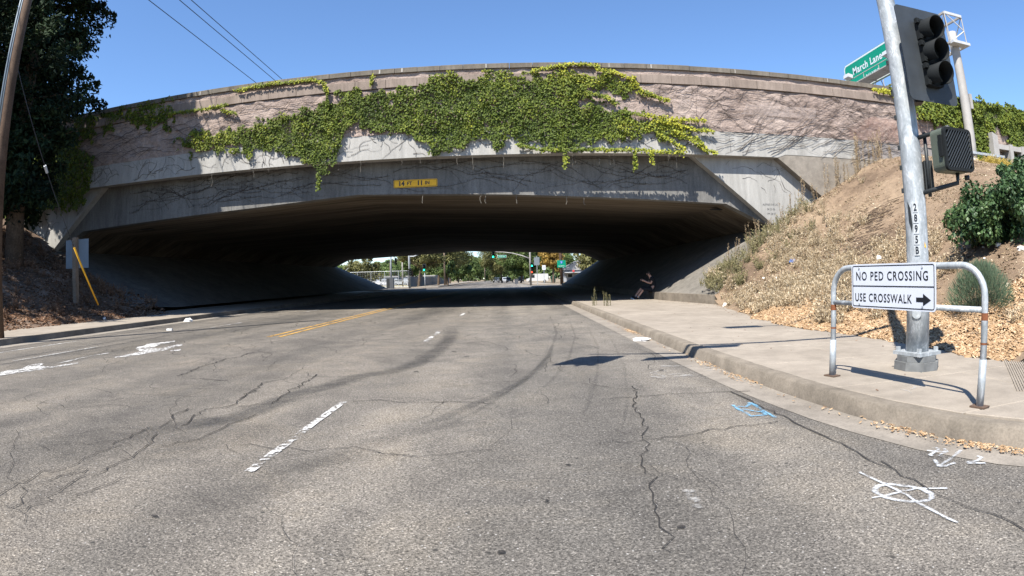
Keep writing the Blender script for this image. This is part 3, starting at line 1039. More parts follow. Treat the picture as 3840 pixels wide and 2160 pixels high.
STRIPS = [[(-11.273, 9.29), (-10.462, 9.363), (-9.541, 9.389), (-8.642, 9.353), (-7.769, 9.361), (-7.28, 9.171), (-7.125, 8.762), (-7.072, 8.301), (-7.116, 7.672)], [(0.998, 9.146), (1.778, 9.341), (2.562, 9.46), (3.188, 9.448), (3.577, 9.351)], [(3.49, 9.214), (4.119, 9.158), (4.895, 8.822), (5.217, 8.379), (5.813, 8.13), (6.325, 7.982)], [(5.02, 8.307), (5.654, 8.175), (6.163, 8.009)], [(2.505, 8.239), (3.279, 8.21), (3.895, 8.053), (4.114, 7.761)], [(4.333, 7.488), (5.595, 7.335), (6.563, 7.232), (7.731, 7.241)], [(5.585, 7.188), (6.546, 7.003), (7.361, 6.834), (8.034, 6.793)], [(6.368, 6.803), (7.001, 6.465), (7.636, 6.032), (8.135, 5.918)], [(5.709, 6.627), (6.335, 6.32), (6.805, 6.011)], [(2.107, 5.976), (3.326, 6.001), (4.563, 5.975), (5.506, 5.923), (6.798, 5.915)], [(0.307, 6.19), (1.204, 6.018), (2.107, 5.976)], [(-14.636, 8.698), (-13.776, 8.691), (-12.739, 8.661), (-11.653, 8.735)], [(-11.93, 8.523), (-11.135, 8.252)], [(2.105, 5.913), (2.154, 5.588), (2.038, 5.296)], [(4.779, 5.914), (4.805, 5.507), (4.772, 5.165)], [(5.425, 5.89), (5.442, 5.639), (5.48, 5.451)], [(-7.393, 5.429), (-7.355, 5.11), (-7.385, 4.797)], [(-5.259, 9.325), (-5.284, 9.089), (-5.325, 8.821)], [(7.176, 6.584), (7.49, 6.318), (7.764, 5.94)], [(1.201, 5.925), (1.385, 6.015)], [(16.427, 9.218), (17.374, 9.173), (17.738, 9.023)], [(16.204, 9.269), (17.155, 9.301)]]
IVY_L1 = [(-20.702, 9.572), (-19.304, 9.428), (-17.764, 9.497), (-16.548, 9.498), (-15.168, 9.513), (-14.712, 9.408), (-14.47, 9.188), (-15.353, 9.168), (-14.646, 8.791), (-14.72, 8.437), (-14.347, 7.938), (-14.787, 7.993), (-15.371, 8.287), (-15.941, 8.29), (-16.675, 8.576), (-17.702, 9.027), (-18.133, 8.442), (-18.567, 8.218), (-19.549, 8.258), (-20.221, 8.157), (-20.676, 8.417)]
IVY_L2 = [(-25.418, 9.548), (-22.392, 9.071), (-20.26, 8.455), (-19.755, 7.708), (-19.016, 7.047), (-19.091, 6.4), (-19.297, 5.584), (-19.953, 5.235), (-20.647, 5.147), (-21.68, 5.392), (-22.575, 5.124), (-23.337, 4.601), (-24.182, 5.066), (-25.545, 4.776), (-27.802, 4.96), (-28.51, 10.056)]
IVY_R = [(18.726, 8.904), (19.962, 9.247), (22.953, 9.628), (25.586, 9.64), (28.521, 9.501), (32.992, 9.915), (32.137, 6.755), (27.797, 6.436), (26.037, 6.629), (25.953, 7.462), (25.561, 8.097), (24.614, 8.455), (23.983, 8.591), (24.487, 7.878), (24.302, 7.302), (23.601, 6.71), (22.478, 6.576), (22.275, 7.153), (22.588, 7.985), (21.518, 7.874), (20.259, 7.981), (19.223, 8.223), (18.745, 8.462)]


def ivy_points(poly, dens, y0, depth, margin=0.32):
    P = np.array(poly)
    x0, x1, z0, z1 = P[:, 0].min(), P[:, 0].max(), P[:, 1].min(), P[:, 1].max()
    n = int((x1 - x0) * (z1 - z0) * dens)
    x = rng.uniform(x0, x1, n)
    z = rng.uniform(z0, z1, n)
    jx = x + (vn(x, z, 0.35, 41) - 0.5) * margin * 2.0
    jz = z + (vn(x, z, 0.35, 42) - 0.5) * margin * 2.0
    jx += (vn(x, z, 0.12, 47) - 0.5) * margin * 0.9
    jz += (vn(x, z, 0.12, 48) - 0.5) * margin * 0.9
    k = inpoly(jx, jz, poly)
    hole = vn(x, z, 0.9, 43) * 0.5 + vn(x, z, 0.28, 44) * 0.5
    k &= hole < 0.90 - 0.16 * smooth(-4, -12, x)
    x, z = x[k], z[k]
    lump = vn(x, z, 0.75, 45) * 0.6 + vn(x, z, 0.28, 46) * 0.4
    y = y0 - 0.02 - depth * lump * rng.uniform(0.3, 1.0, len(x))
    return np.stack([x, y, z], 1), lump


def strip_points(line, width, dens, y0, depth=0.12):
    out = []
    for a, b in zip(line[:-1], line[1:]):
        a, b = np.array(a), np.array(b)
        L = np.linalg.norm(b - a)
        n = max(2, int(L * dens))
        t = rng.uniform(0, 1, n)[:, None]
        p = a + (b - a) * t + rng.normal(0, width * 0.5, (n, 2))
        out.append(p)
    p = np.concatenate(out)
    return np.stack([p[:, 0], y0 - 0.12 - rng.uniform(0, depth, len(p)), p[:, 1]], 1)


def face(n):
    return np.tile(np.array([-0.1, -1.0, 0.45]), (n, 1))


def edge_tone(P):
    # younger, yellower shoots towards the right-hand runners and the upper fringe
    x, z = P[:, 0], P[:, 2]
    t = 0.36 + 0.34 * smooth(1.5, 7.5, x) + 0.30 * smooth(8.2, 9.3, z) * smooth(-14, -4, x) + 0.18 * smooth(-6, -14, x)
    return t + (vn(x, z, 0.5, 51) - 0.5) * 0.35 + rng.normal(0, 0.14, len(x))


ivy = thing('ivy', 'large mass of green and yellow-green ivy spilling over the middle of the overpass face', 'ivy', (-2, YF - 0.1, 5.9))
P, lump = ivy_points(IVY_MAIN, 800, YF, 0.34)
Pd, ld = ivy_points(IVY_DRAPE, 560, YF - 0.05, 0.22)
P = np.concatenate([P, Pd])
lump = np.concatenate([lump, ld])
tag(leaves_obj('foliage', P, face(len(P)), rng.uniform(0.055, 0.115, len(P)), edge_tone(P) + (lump - 0.5) * 0.35, M['ivy'], ivy, twist=0.6), kind='stuff')
sp = []
for q in STRIPS:
    sp.append(strip_points(q, 0.085, 130, YF - 0.02))
P = np.concatenate(sp)
tag(leaves_obj('runner_leaves', P, face(len(P)), rng.uniform(0.06, 0.12, len(P)), edge_tone(P) + 0.18, M['ivy'], ivy, twist=0.5), kind='stuff')

ivl = thing('ivy', 'shaded ivy growing over the left end of the overpass behind the tall conifer', 'ivy', (-23, YF - 0.1, 4.0))
P1, l1 = ivy_points(IVY_L1, 420, YF, 0.22)
P2, l2 = ivy_points(IVY_L2, 420, YF, 0.35)
P = np.concatenate([P1, P2])
tag(leaves_obj('foliage', P, face(len(P)), rng.uniform(0.08, 0.15, len(P)), 0.45 + rng.normal(0, 0.18, len(P)), M['ivy'], ivl, twist=0.5), kind='stuff')
sp = [strip_points([(x, 5.9), (x + 0.05, 5.9 - random.uniform(0.4, 1.5))], 0.05, 90, YF + 0.1) for x in (-20.6, -21.2, -22.3, -23.1, -24.0, -25.2)]
P = np.concatenate(sp)
tag(leaves_obj('runner_leaves', P, face(len(P)), rng.uniform(0.06, 0.12, len(P)), 0.6 + rng.normal(0, 0.15, len(P)), M['ivy'], ivl), kind='stuff')

ivr = thing('ivy', 'bushy ivy hanging over the right-hand wall beside the pale sign column', 'ivy', (24, YF - 0.1, 6.4))
P, l1 = ivy_points(IVY_R, 520, YF, 0.5)
tag(leaves_obj('foliage', P, face(len(P)), rng.uniform(0.09, 0.16, len(P)), 0.42 + (l1 - 0.5) * 0.5 + rng.normal(0, 0.15, len(P)), M['ivy'], ivr, twist=0.5), kind='stuff')
n = 2600
xt = rng.uniform(17.2, 30, n)
P = np.stack([xt, YF + rng.uniform(-0.25, 0.3, n), 9.45 + rng.uniform(-0.1, 0.16, n) + 0.1 * vn(xt, xt, 0.7, 61)], 1)
tag(leaves_obj('crest_leaves', P, np.tile(np.array([0, -0.5, 1.0]), (n, 1)), rng.uniform(0.09, 0.15, n), 0.55 + rng.normal(0, 0.15, n), M['ivy'], ivr, twist=0.5), kind='stuff')


# bare vines creeping over the concrete
def vine_path(x, z, ang, L, y, step=0.09, wander=0.35, bias=None, zmin=4.0, zmax=9.3):
    pts = [(x, y, z)]
    n = int(L / step)
    for _ in range(n):
        ang += random.uniform(-wander, wander)
        if bias is not None: ang += (bias - ang) * 0.08
        x += math.cos(ang) * step
        z += math.sin(ang) * step
        if z < zmin or z > zmax: break
        pts.append((x, y + random.uniform(-0.006, 0.006), z))
    return pts


def vines(name, label, specs, mat, r=0.008):
    specs = [q for q in specs if len(q[0]) > 2]
    o = thing(name, label, 'vine', (specs[0][0][0][0], YF, 6))
    b = MB()
    for pts, rad in specs:
        if len(pts) < 3: continue
        b.tube(pts, list(np.linspace(rad, rad * 0.45, len(pts))), 4, False)
    tag(b.build('stems', mat, o), kind='stuff')
    return o


sp = []
for k in range(190):
    x = random.uniform(5.0, 18.5)
    z = random.uniform(6.1, 9.0)
    a = random.choice([random.uniform(0.0, 0.7), random.uniform(2.6, 3.3), random.uniform(-0.3, 0.3)])
    sp.append((vine_path(x, z, a, random.uniform(0.8, 4.0), YF - 0.05, bias=a, zmin=6.05, zmax=9.2), random.uniform(0.004, 0.010)))
for k in range(26):
    x = random.uniform(9, 16)
    a = random.uniform(0.25, 0.6)
    sp.append((vine_path(x, random.uniform(5.9, 6.6), a, random.uniform(2.0, 6.0), YF - 0.055, bias=a, wander=0.2, zmin=5.9, zmax=9.2), random.uniform(0.006, 0.011)))
vines('vine', 'web of leafless brown vines on the pink wall to the right of the ivy', sp, M['vine'])
sp = []
for k in range(190):
    x = random.uniform(-20, 9.5)
    z = random.uniform(5.92, 6.8)
    a = random.choice([random.uniform(-0.6, 0.6), random.uniform(2.6, 3.7), random.uniform(1.2, 1.9)])
    sp.append((vine_path(x, z, a, random.uniform(0.4, 2.0), YF - 0.018, bias=None, wander=0.5, zmin=5.9, zmax=6.84), random.uniform(0.004, 0.010)))
for k in range(130):
    x = random.uniform(-21, -5)
    z = random.uniform(7.0, 8.6)
    a = random.choice([random.uniform(-0.3, 0.3), random.uniform(2.9, 3.4)])
    sp.append((vine_path(x, z, a, random.uniform(0.8, 3.0), YF - 0.07, bias=a, wander=0.3, zmin=6.9, zmax=8.7), random.uniform(0.005, 0.012)))
vines('vine', 'fine leafless vines on the pale concrete strip below the ivy', sp, M['vine'])
sp = []
yv = YG - 0.02
for k in range(75):
    x = random.uniform(-17.5, 8.5)
    z = random.uniform(4.75, 5.9)
    a = random.choice([random.uniform(-0.25, 0.25), random.uniform(2.9, 3.4)])
    path = vine_path(x, z, a, random.uniform(2.0, 6.5), yv, bias=a, wander=0.28, zmin=4.6, zmax=6.0)
    path = [p for p in path if -17.4 < p[0] < 7.2 and p[2] > float(np.interp(p[0], [q[0] for q in GIRD], [q[1] for q in GIRD])) + 0.08]
    sp.append((path, random.uniform(0.005, 0.010)))
    for q in path[::3]:
        aa = random.uniform(0.6, 2.4)
        sp.append(([q, (q[0] + 0.035 * math.cos(aa), q[1], q[2] + 0.035), (q[0] + 0.06 * math.cos(aa), q[1], q[2] + 0.07)], 0.007))
for k in range(14):
    path = vine_path(random.uniform(8.5, 11.5), random.uniform(4.6, 5.7), random.uniform(-1, 1), random.uniform(0.4, 1.4), YW - 0.01, wander=0.5, zmin=4.4, zmax=5.85)
    path = [p for p in path if p[0] + (p[2] - 3.12) * 0.0 > 10.77 - (p[2] - 3.12) * 1.25 + 0.15]
    sp.append((path, 0.006))
for k in range(26):
    x = random.uniform(-25.0, -20.0)
    path = vine_path(x, random.uniform(3.6, 5.7), random.uniform(-1.6, 1.6), random.uniform(0.5, 1.6), YW - 0.01, wander=0.5, zmin=3.3, zmax=5.85)
    path = [p for p in path if p[0] < -22.3 + (p[2] - 3.13) * 1.25 - 0.15]
    sp.append((path, 0.009))
vines('vine', 'dark leafless vines looping across the shaded bridge girder', sp, M['vine'])
hv = thing('hanging_tendrils', 'pale dry tendrils dangling from the underside edge of the overpass face', 'vine', (0, YF - 0.02, 5.9))
b = MB()
for k in range(24):
    x = random.uniform(-13, 8.5)
    L = random.uniform(0.12, 0.6)
    pts = [(x + random.uniform(-.03, .03), YF + 0.02 + random.uniform(-.02, .02), 5.92 - L * t / 5) for t in range(6)]
    b.tube(pts, 0.007, 4)
for k in range(6):
    x = random.uniform(-5, 5)
    pts = [(x + random.uniform(-.03, .03), YG + 0.02, 4.62 - abs(x + 6) * 0.035 - 0.3 * t / 5) for t in range(6)]
    b.tube(pts, 0.012, 4)
tag(b.build('stems', M['vine_pale'], hv), kind='stuff')

# ================================================================ street furniture on the right corner
def round_pole(b, x, y, z0, z1, r0, r1, n=20, m=8):
    b.tube([(x, y, z0 + (z1 - z0) * k / m) for k in range(m + 1)], [r0 + (r1 - r0) * k / m for k in range(m + 1)], n)


PX, PY = 4.33, 5.12
pole = thing('signal_pole', 'tall galvanised signal pole numbered 2895B behind the pipe barrier', 'signal pole', (PX, PY, 0.14))
b = MB()
round_pole(b, PX, PY, 0.33, 9.0, 0.135, 0.082, 28, 14)
b.build('shaft', M['galv'], pole, True)
b = MB()
octo = [(PX + 0.27 * math.cos(R(22.5 + 45 * k)), PY + 0.27 * math.sin(R(22.5 + 45 * k))) for k in range(8)]
octs = [(PX + 0.24 * math.cos(R(22.5 + 45 * k)), PY + 0.24 * math.sin(R(22.5 + 45 * k))) for k in range(8)]
b.prism_xy(octo, 0.14, 0.24)
b.prism_xy(octs, 0.242, 0.30)
b.build('footing', plain('grey_footing_grout', (0.15, 0.155, 0.155), 0.9, 0, 0.2, 0.3, 0.3, 8), pole)
MB().box((PX, PY, 0.322), (0.40, 0.40, 0.036), 0.2).build('base_plate', M['galv'], pole)
for k in range(4):
    a = R(45 + 90 * k) + 0.2
    MB().tube([(PX + 0.22 * math.cos(a), PY + 0.22 * math.sin(a), 0.3), (PX + 0.22 * math.cos(a), PY + 0.22 * math.sin(a), 0.385)], 0.03, 6).build('anchor_nut', M['galv'], pole)
# hand hole cover, oval, on the side towards the road
ha = math.atan2(-0.75, -0.8)
hx, hy = math.cos(ha), math.sin(ha)


def on_pole(a, z, off):
    r = 0.135 - (0.053) * (z - 0.33) / 9.67
    return Vector((PX + (r + off) * math.cos(a), PY + (r + off) * math.sin(a), z))


hc = MB()
c = on_pole(ha, 0.82, 0.018)
ux = Vector((-hy, hx, 0))
pts = []
for k in range(20):
    t = 2 * math.pi * k / 20
    px_ = 0.055 * math.cos(t)
    pz_ = 0.055 * math.sin(t) + (0.07 if math.sin(t) > 0 else -0.07)
    pts.append(c + ux * px_ + Vector((0, 0, pz_)))
inn = [p - Vector((hx, hy, 0)) * 0.05 for p in pts]
hc.add(pts + inn, [tuple(range(20))] + [(k, k + 20, (k + 1) % 20 + 20, (k + 1) % 20) for k in range(20)])
hc.build('hand_hole_cover', M['galv'], pole)
# pole number, stacked stencil tags facing the camera
na = math.atan2(-PY, -PX) - 0.02
nd = Vector((math.cos(na), math.sin(na), 0))
nu = Vector((-math.sin(na), math.cos(na), 0))
tagm = plain('number_tag_pale', (0.40, 0.42, 0.43), 0.5, 0, 0.3, 0, 0.1, 9)
for k, (ch, px_, py_) in enumerate((('2', 3426, 786), ('8', 3429, 826), ('9', 3434, 858), ('5', 3436, 880), ('B', 3438, 911))):
    z = 1.86 - 0.113 * k
    o_ = on_pole(na, z, 0.006)
    tg = MB().add([o_ + nu * sx_ * 0.03 + Vector((0, 0, sz_ * 0.052)) + nd * (0.0 if abs(sx_) else 0.004) for sx_, sz_ in ((-1, -1), (0, -1), (1, -1), (1, 1), (0, 1), (-1, 1))], [(0, 1, 4, 5), (1, 2, 3, 4)]).build('number_tag', tagm, pole)
    lettering(ch, 0.105, nu, (0, 0, 1), o_ + nd * 0.007, M['sign_black'], tg, 0.72, bold=0.002)
# dark bare patch, small sticker and clips
MB().add([on_pole(na - 0.72 + dx, z, 0.003) for dx, z in ((0, 1.93), (0.28, 1.86), (0.42, 1.68), (0.34, 1.60), (0.05, 1.72))], [(0, 1, 2, 3, 4)]).build('bare_patch', M['steel_dark'], pole)
MB().add([on_pole(na + 0.72, z, 0.004) for z in (1.50, 1.44)] + [on_pole(na + 0.9, 1.44, 0.004)], [(0, 1, 2)]).build('sticker', M['sign_yellow'], pole)
for z in (3.75 - 0.62, 2.86, 2.42 + 0.1, 2.3, 3.5, 2.05):
    q = on_pole(na - 1.25, z, 0.012)
    MB().tube([q - Vector((0, 0, 0.02)), q + Vector((0, 0, 0.03))], 0.016, 6).build('band_clip', M['steel_dark'], pole)
# mast arm over the road and lamp arm (both above the picture, seen as shadows)
AZ = 5.45
mast = MB()
mast.tube([(PX, PY, 5.25), (PX - 2.4, PY, 5.05), (PX - 3.6, PY, 5.15), (PX - 4.4, PY, 5.55), (PX - 5.65, PY, 5.95)], [0.07, 0.055, 0.05, 0.045, 0.035], 12)
mast.build('mast_arm', M['galv'], pole, True)
lamp = MB()
lamp.tube([(PX, PY, 8.6), (PX - 1.4, PY, 9.0), (PX - 3.3, PY, 9.15)], [0.045, 0.04, 0.03], 10)
la = lamp.build('lamp_arm', M['galv'], pole, True)
MB().box((PX - 3.6, PY, 9.15), (0.75, 0.3, 0.13)).build('lamp_head', M['alu_back'], la)


def signal_head(name, label, cat, cx, cy, cz, bw, bh, lens_r, gap, group=None, lit=None, plate=True, rz=0.0, parts=True):
    """three-lamp head facing -Y, visors pointing at the oncoming driver; (cx, cy, cz) is the backplate centre"""
    t = thing(name, label, cat, (cx, cy, cz), group)
    t.rotation_euler = (0, 0, rz)

    def fin(mb, nm, mt, par=t, sm=False):
        return mb.build(nm, mt, par, sm)
    if plate:
        fin(MB().prism_xz(rrect(cx, cz, bw, bh, 0.06), cy, cy + 0.006), 'backplate', M['grey_plate'])
    for k in range(3):
        z = cz + (1 - k) * gap
        hb = fin(MB().prism_xz(rrect(cx, z, gap * 0.86, gap * 0.97, 0.03), cy - 0.075, cy + 0.16), 'lamp_section', M['black_paint'])
        # lens
        lm = M['lens_off'] if lit != k else M['green_on']
        lens = MB()
        lens.add([(cx + lens_r * math.cos(2 * math.pi * q / 20), cy - 0.079, z + lens_r * math.sin(2 * math.pi * q / 20)) for q in range(20)] + [(cx, cy - 0.095, z)], [(q, (q + 1) % 20, 20) for q in range(20)])
        fin(lens, 'lens', lm, hb, True)
        # tunnel visor, longer on top
        v = []
        f = []
        nq = 24
        Lv = lens_r * 2.0
        for rr_, th in ((lens_r * 1.12, 0), (lens_r * 1.06, 1)):
            for q in range(nq + 1):
                a_ = R(-62 + 304 * q / nq)
                top = 0.5 + 0.5 * math.sin(a_)
                v.append((cx + rr_ * math.cos(a_), cy - 0.073, z + rr_ * math.sin(a_)))
                v.append((cx + rr_ * math.cos(a_), cy - 0.075 - Lv * (0.72 + 0.28 * top), z + rr_ * math.sin(a_) - 0.02))
        m = 2 * (nq + 1)
        for q in range(nq):
            f.append((2 * q, 2 * q + 1, 2 * q + 3, 2 * q + 2))
            f.append((m + 2 * q, m + 2 * q + 2, m + 2 * q + 3, m + 2 * q + 1))
            f.append((2 * q + 1, m + 2 * q + 1, m + 2 * q + 3, 2 * q + 3))
        fin(MB().add(v, f), 'visor', M['black_paint'], hb, True)
        if parts:
            for dz in (-0.36, 0.36):
                h = MB()
                h.box((cx - gap * 0.46, cy - 0.07, z + dz * gap), (0.045, 0.05, 0.055))
                h.tube([(cx - gap * 0.40, cy - 0.10, z + dz * gap), (cx - gap * 0.40, cy - 0.075, z + dz * gap)], 0.012, 8)
                fin(h, 'hinge', M['black_paint'], hb)
    return t


sg = signal_head('traffic_signal', 'black three-lamp traffic signal with grey backplate on the near galvanised pole', 'traffic signal', 4.515, 4.78, 3.52, 0.73, 1.10, 0.108, 0.262)
# mounting arms between pole and backplate
bk = MB()
bk.tube([(PX + 0.02, PY - 0.05, 3.92), (PX + 0.05, PY - 0.1, 3.92), (4.45, 4.93, 3.92), (4.5, 4.93, 3.9)], 0.038, 10)
bk.tube([(4.5, 4.93, 3.93), (4.5, 4.93, 3.10)], 0.036, 10)
bk.tube([(PX + 0.02, PY - 0.05, 3.12), (4.45, 4.93, 3.12)], 0.038, 10)
bk.build('mounting_bracket', M['steel_dark'], sg, True)
bx = MB()
bx.box((PX + 0.20, PY - 0.02, 3.27), (0.10, 0.16, 0.46), -0.5)
tag(bx.build('terminal_box', M['steel_dark']), 'slim dark terminal box strapped behind the pole below the traffic signal', 'terminal box')

# signal and blank name plate out over the road (cast the shadows on the asphalt)
sg2 = signal_head('traffic_signal', 'traffic signal hanging at the tip of the mast arm over the road', 'traffic signal', PX - 5.28, PY + 0.02, 4.88, 0.73, 1.15, 0.125, 0.29)
npl = MB().box((PX - 3.71, PY, 4.76), (1.5, 0.02, 0.42), 0.0)
tag(npl.build('name_plate', M['alu_back']), 'street name plate hanging from the mast arm over the kerb lane', 'sign')

# pedestrian signal with slanted louvre face
pdx, pdy, pdz = 4.59, 4.60, 2.43
ps = thing('pedestrian_signal', 'pedestrian signal box with slanted black louvres on the near galvanised pole', 'pedestrian signal', (pdx, pdy, pdz))
MB().prism_xz(rrect(pdx, pdz, 0.43, 0.45, 0.06), pdy, pdy + 0.20).build('housing', M['olive'], ps)
db = MB()
db.add([(x, pdy - 0.03, z) for x, z in rrect(pdx, pdz, 0.43, 0.45, 0.05)] + [(x, pdy - 0.001, z) for x, z in rrect(pdx, pdz, 0.44, 0.46, 0.05)], [(k, (k + 1) % 24, (k + 1) % 24 + 24, k + 24) for k in range(24)])
o_ = rrect(pdx, pdz, 0.43, 0.45, 0.05)
i_ = rrect(pdx, pdz, 0.37, 0.39, 0.03)
db.add([(x, pdy - 0.03, z) for x, z in o_] + [(x, pdy - 0.03, z) for x, z in i_], [(k, k + 24, (k + 1) % 24 + 24, (k + 1) % 24) for k in range(24)])
db.build('door_frame', M['black_paint'], ps)
MB().prism_xz(rrect(pdx, pdz, 0.38, 0.40, 0.03), pdy - 0.006, pdy - 0.002).build('lens', M['lens_off'], ps)
me = bpy.data.meshes.new('louvre')
for k in range(-9, 10):
    off = k * 0.031
    # diagonal slat clipped to the face
    pts = []
    d = Vector((0.62, 0.785))
    nrm_ = Vector((0.785, -0.62))
    c0 = nrm_ * off
    ts = []
    for ax, lim in ((0, 0.185), (1, 0.195)):
        for s_ in (-1, 1):
            if abs(d[ax]) > 1e-6: ts.append((s_ * lim - c0[ax]) / d[ax])
    ok = []
    for t_ in ts:
        q = c0 + d * t_
        if abs(q.x) <= 0.1851 and abs(q.y) <= 0.1951: ok.append(t_)
    if len(ok) < 2 or max(ok) - min(ok) < 0.04: continue
    a_, b_ = c0 + d * min(ok), c0 + d * max(ok)
    w_ = nrm_ * 0.0045
    vs = []
    for p in (a_, b_):
        for (s_, yy_) in ((1, -0.032), (-1, -0.032), (-1 + 1.6, -0.008), (1 + 1.6, -0.008)):
            q = p + w_ * s_
            vs.append((pdx + q.x, pdy + yy_, pdz + q.y))
    MB().add(vs, [(0, 1, 5, 4), (1, 2, 6, 5), (2, 3, 7, 6), (3, 0, 4, 7), (3, 2, 1, 0), (4, 5, 6, 7)]).build('louvre', plain('louvre_grey', (0.05, 0.053, 0.056), 0.5) if k == -9 else bpy.data.materials['louvre_grey'] if 'louvre_grey' in bpy.data.materials else M['grey_plate'], ps)
MB().box((pdx - 0.225, pdy + 0.03, pdz + 0.03), (0.03, 0.05, 0.22)).build('latch', M['black_paint'], ps)
bk = MB()
bk.tube([(PX + 0.05, PY - 0.1, 2.62), (4.52, 4.82, 2.66), (4.60, 4.72, 2.70), (4.62, 4.70, 2.66)], 0.026, 8)
bk.tube([(PX + 0.05, PY - 0.1, 2.02), (4.5, 4.85, 2.06), (4.64, 4.70, 2.10), (4.65, 4.70, 2.21)], 0.026, 8)
bk.tube([(PX + 0.13, PY - 0.13, 1.98), (PX + 0.13, PY - 0.13, 2.68)], 0.022, 8)
bk.tube([(4.80, 4.70, 2.19), (4.80, 4.70, 2.14)], 0.03, 8)
bk.build('mounting_bracket', M['steel_dark'], ps, True)
tag(MB().box((PX + 0.20, PY - 0.04, 2.22), (0.10, 0.15, 0.32), -0.5).build('terminal_box', M['steel_dark']), 'small dark terminal box low on the pole beside the pedestrian signal', 'terminal box')

# ---------------------------------------------------------------- pipe barrier with sign
BL, BR_ = Vector((3.21, 5.17, 0.148)), Vector((3.55, 3.33, 0.148))
bd = (BR_ - BL).normalized()
bn = Vector((-bd.y, bd.x, 0)) * 1.0
if bn.x > 0: bn = -bn
bar = thing('pipe_barrier', 'galvanised pipe barrier with rust bands standing along the kerb of the corner', 'barrier', tuple(BL))
ztop = 1.235
rc = 0.24
Lb = (BR_ - BL).length


def bp(s, z, o=0.0):
    q = BL + bd * s + bn * o
    return (q.x, q.y, z)


pts = [bp(0, 0.148), bp(0, 0.9)]
for k in range(9):
    a_ = R(90 * k / 8)
    pts.append(bp(rc - rc * math.cos(a_), ztop - rc + rc * math.sin(a_)))
for k in range(9):
    a_ = R(90 - 90 * k / 8)
    pts.append(bp(Lb - rc + rc * math.cos(a_), ztop - rc + rc * math.sin(a_)))
pts += [bp(Lb, 0.9), bp(Lb, 0.148)]
MB().tube(pts, 0.0285, 14).build('hoop', M['galv'], bar, True)
MB().tube([bp(0.02, 0.895), bp(Lb - 0.02, 0.895)], 0.024, 12).build('rail', M['galv'], bar, True)
for s_ in (0, Lb):
    MB().tube([bp(s_, 0.155), bp(s_, 0.52)], 0.034, 14).build('leg_sleeve', M['galv'], bar, True)
    MB().box(bp(s_, 0.156), (0.14, 0.11, 0.012), math.atan2(bd.y, bd.x) + 0.15).build('foot_plate', plain('brown_foot_plate', (0.10, 0.065, 0.045), 0.9), bar)
    for z in ((0.845, 0.028), (0.64, 0.008)):
        MB().tube([bp(s_, z[0] - z[1]), bp(s_, z[0] + z[1])], 0.0295, 14, False).build('rust_band', M['rust'], bar, True)
scn = BL + bd * (0.335 + 0.53) + bn * 0.05
sc_z = 1.063
ns = thing('no_crossing_sign', 'white sign reading NO PED CROSSING USE CROSSWALK with black arrow on the pipe barrier', 'sign', (scn.x, scn.y, sc_z))
nb = bn


def sgn(x, z, o=0.0):
    q = scn + bd * x + nb * o
    return (q.x, q.y, sc_z + z)


SW, SH = 1.06, 0.405
outl = rrect(0, 0, SW, SH, 0.03)
m_ = MB()
n_ = len(outl)
m_.add([sgn(x, z, 0.0) for x, z in outl] + [sgn(x, z, 0.006) for x, z in outl], [tuple(range(n_)), tuple(range(2 * n_ - 1, n_ - 1, -1))] + [(k, k + n_, (k + 1) % n_ + n_, (k + 1) % n_) for k in range(n_)])
m_.build('panel', M['sign_white'], ns)
ring(0, 0, SW - 0.028, SH - 0.028, 0.022, 0.008, lambda x, z: sgn(x, z, 0.008)).build('border', M['sign_black'], ns)
MB().add([sgn(x, z, 0.0085) for x, z in ((-SW / 2 + 0.016, -0.003), (SW / 2 - 0.016, -0.003), (SW / 2 - 0.016, 0.006), (-SW / 2 + 0.016, 0.006))], [(0, 1, 2, 3)]).build('divider', M['sign_black'], ns)
lettering('NO PED CROSSING', 0.112, bd, (0, 0, 1), Vector(sgn(-0.01, 0.088, 0.0085)), M['sign_black'], ns, 0.82, 1.18, bold=0.0012, off=0)
lettering('USE CROSSWALK', 0.106, bd, (0, 0, 1), Vector(sgn(-0.115, -0.108, 0.0085)), M['sign_black'], ns, 0.80, 1.14, bold=0.0012, off=0)
arr = [(0.305, -0.088), (0.305, -0.125), (0.385, -0.125), (0.385, -0.158), (0.475, -0.108), (0.385, -0.055), (0.385, -0.088)]
MB().add([sgn(x, z, 0.0085) for x, z in arr], [tuple(range(7))]).build('arrow', M['sign_black'], ns)
for x, z in ((-0.42, 0.165), (0.38, 0.165), (-0.42, -0.165), (0.38, -0.165)):
    MB().tube([sgn(x, z, 0.004), sgn(x, z, 0.014)], 0.009, 8).build('bolt', M['galv'], ns)

# grooved tactile strip at the top of the kerb ramp
gv = MB()
u_ = Vector((0.70, 0.714))
w_ = Vector((0.714, -0.70))
o0 = Vector((4.36, 3.60))
for k in range(15):
    p = o0 + w_ * (k * 0.028)
    c_ = p + u_ * 1.0
    gv.box((c_.x, c_.y, 0.152), (2.1, 0.013, 0.010), math.atan2(u_.y, u_.x))
tag(gv.build('tactile_strip', M['conc_walk']), 'narrow grooved concrete strip beside the kerb ramp', 'tactile strip')

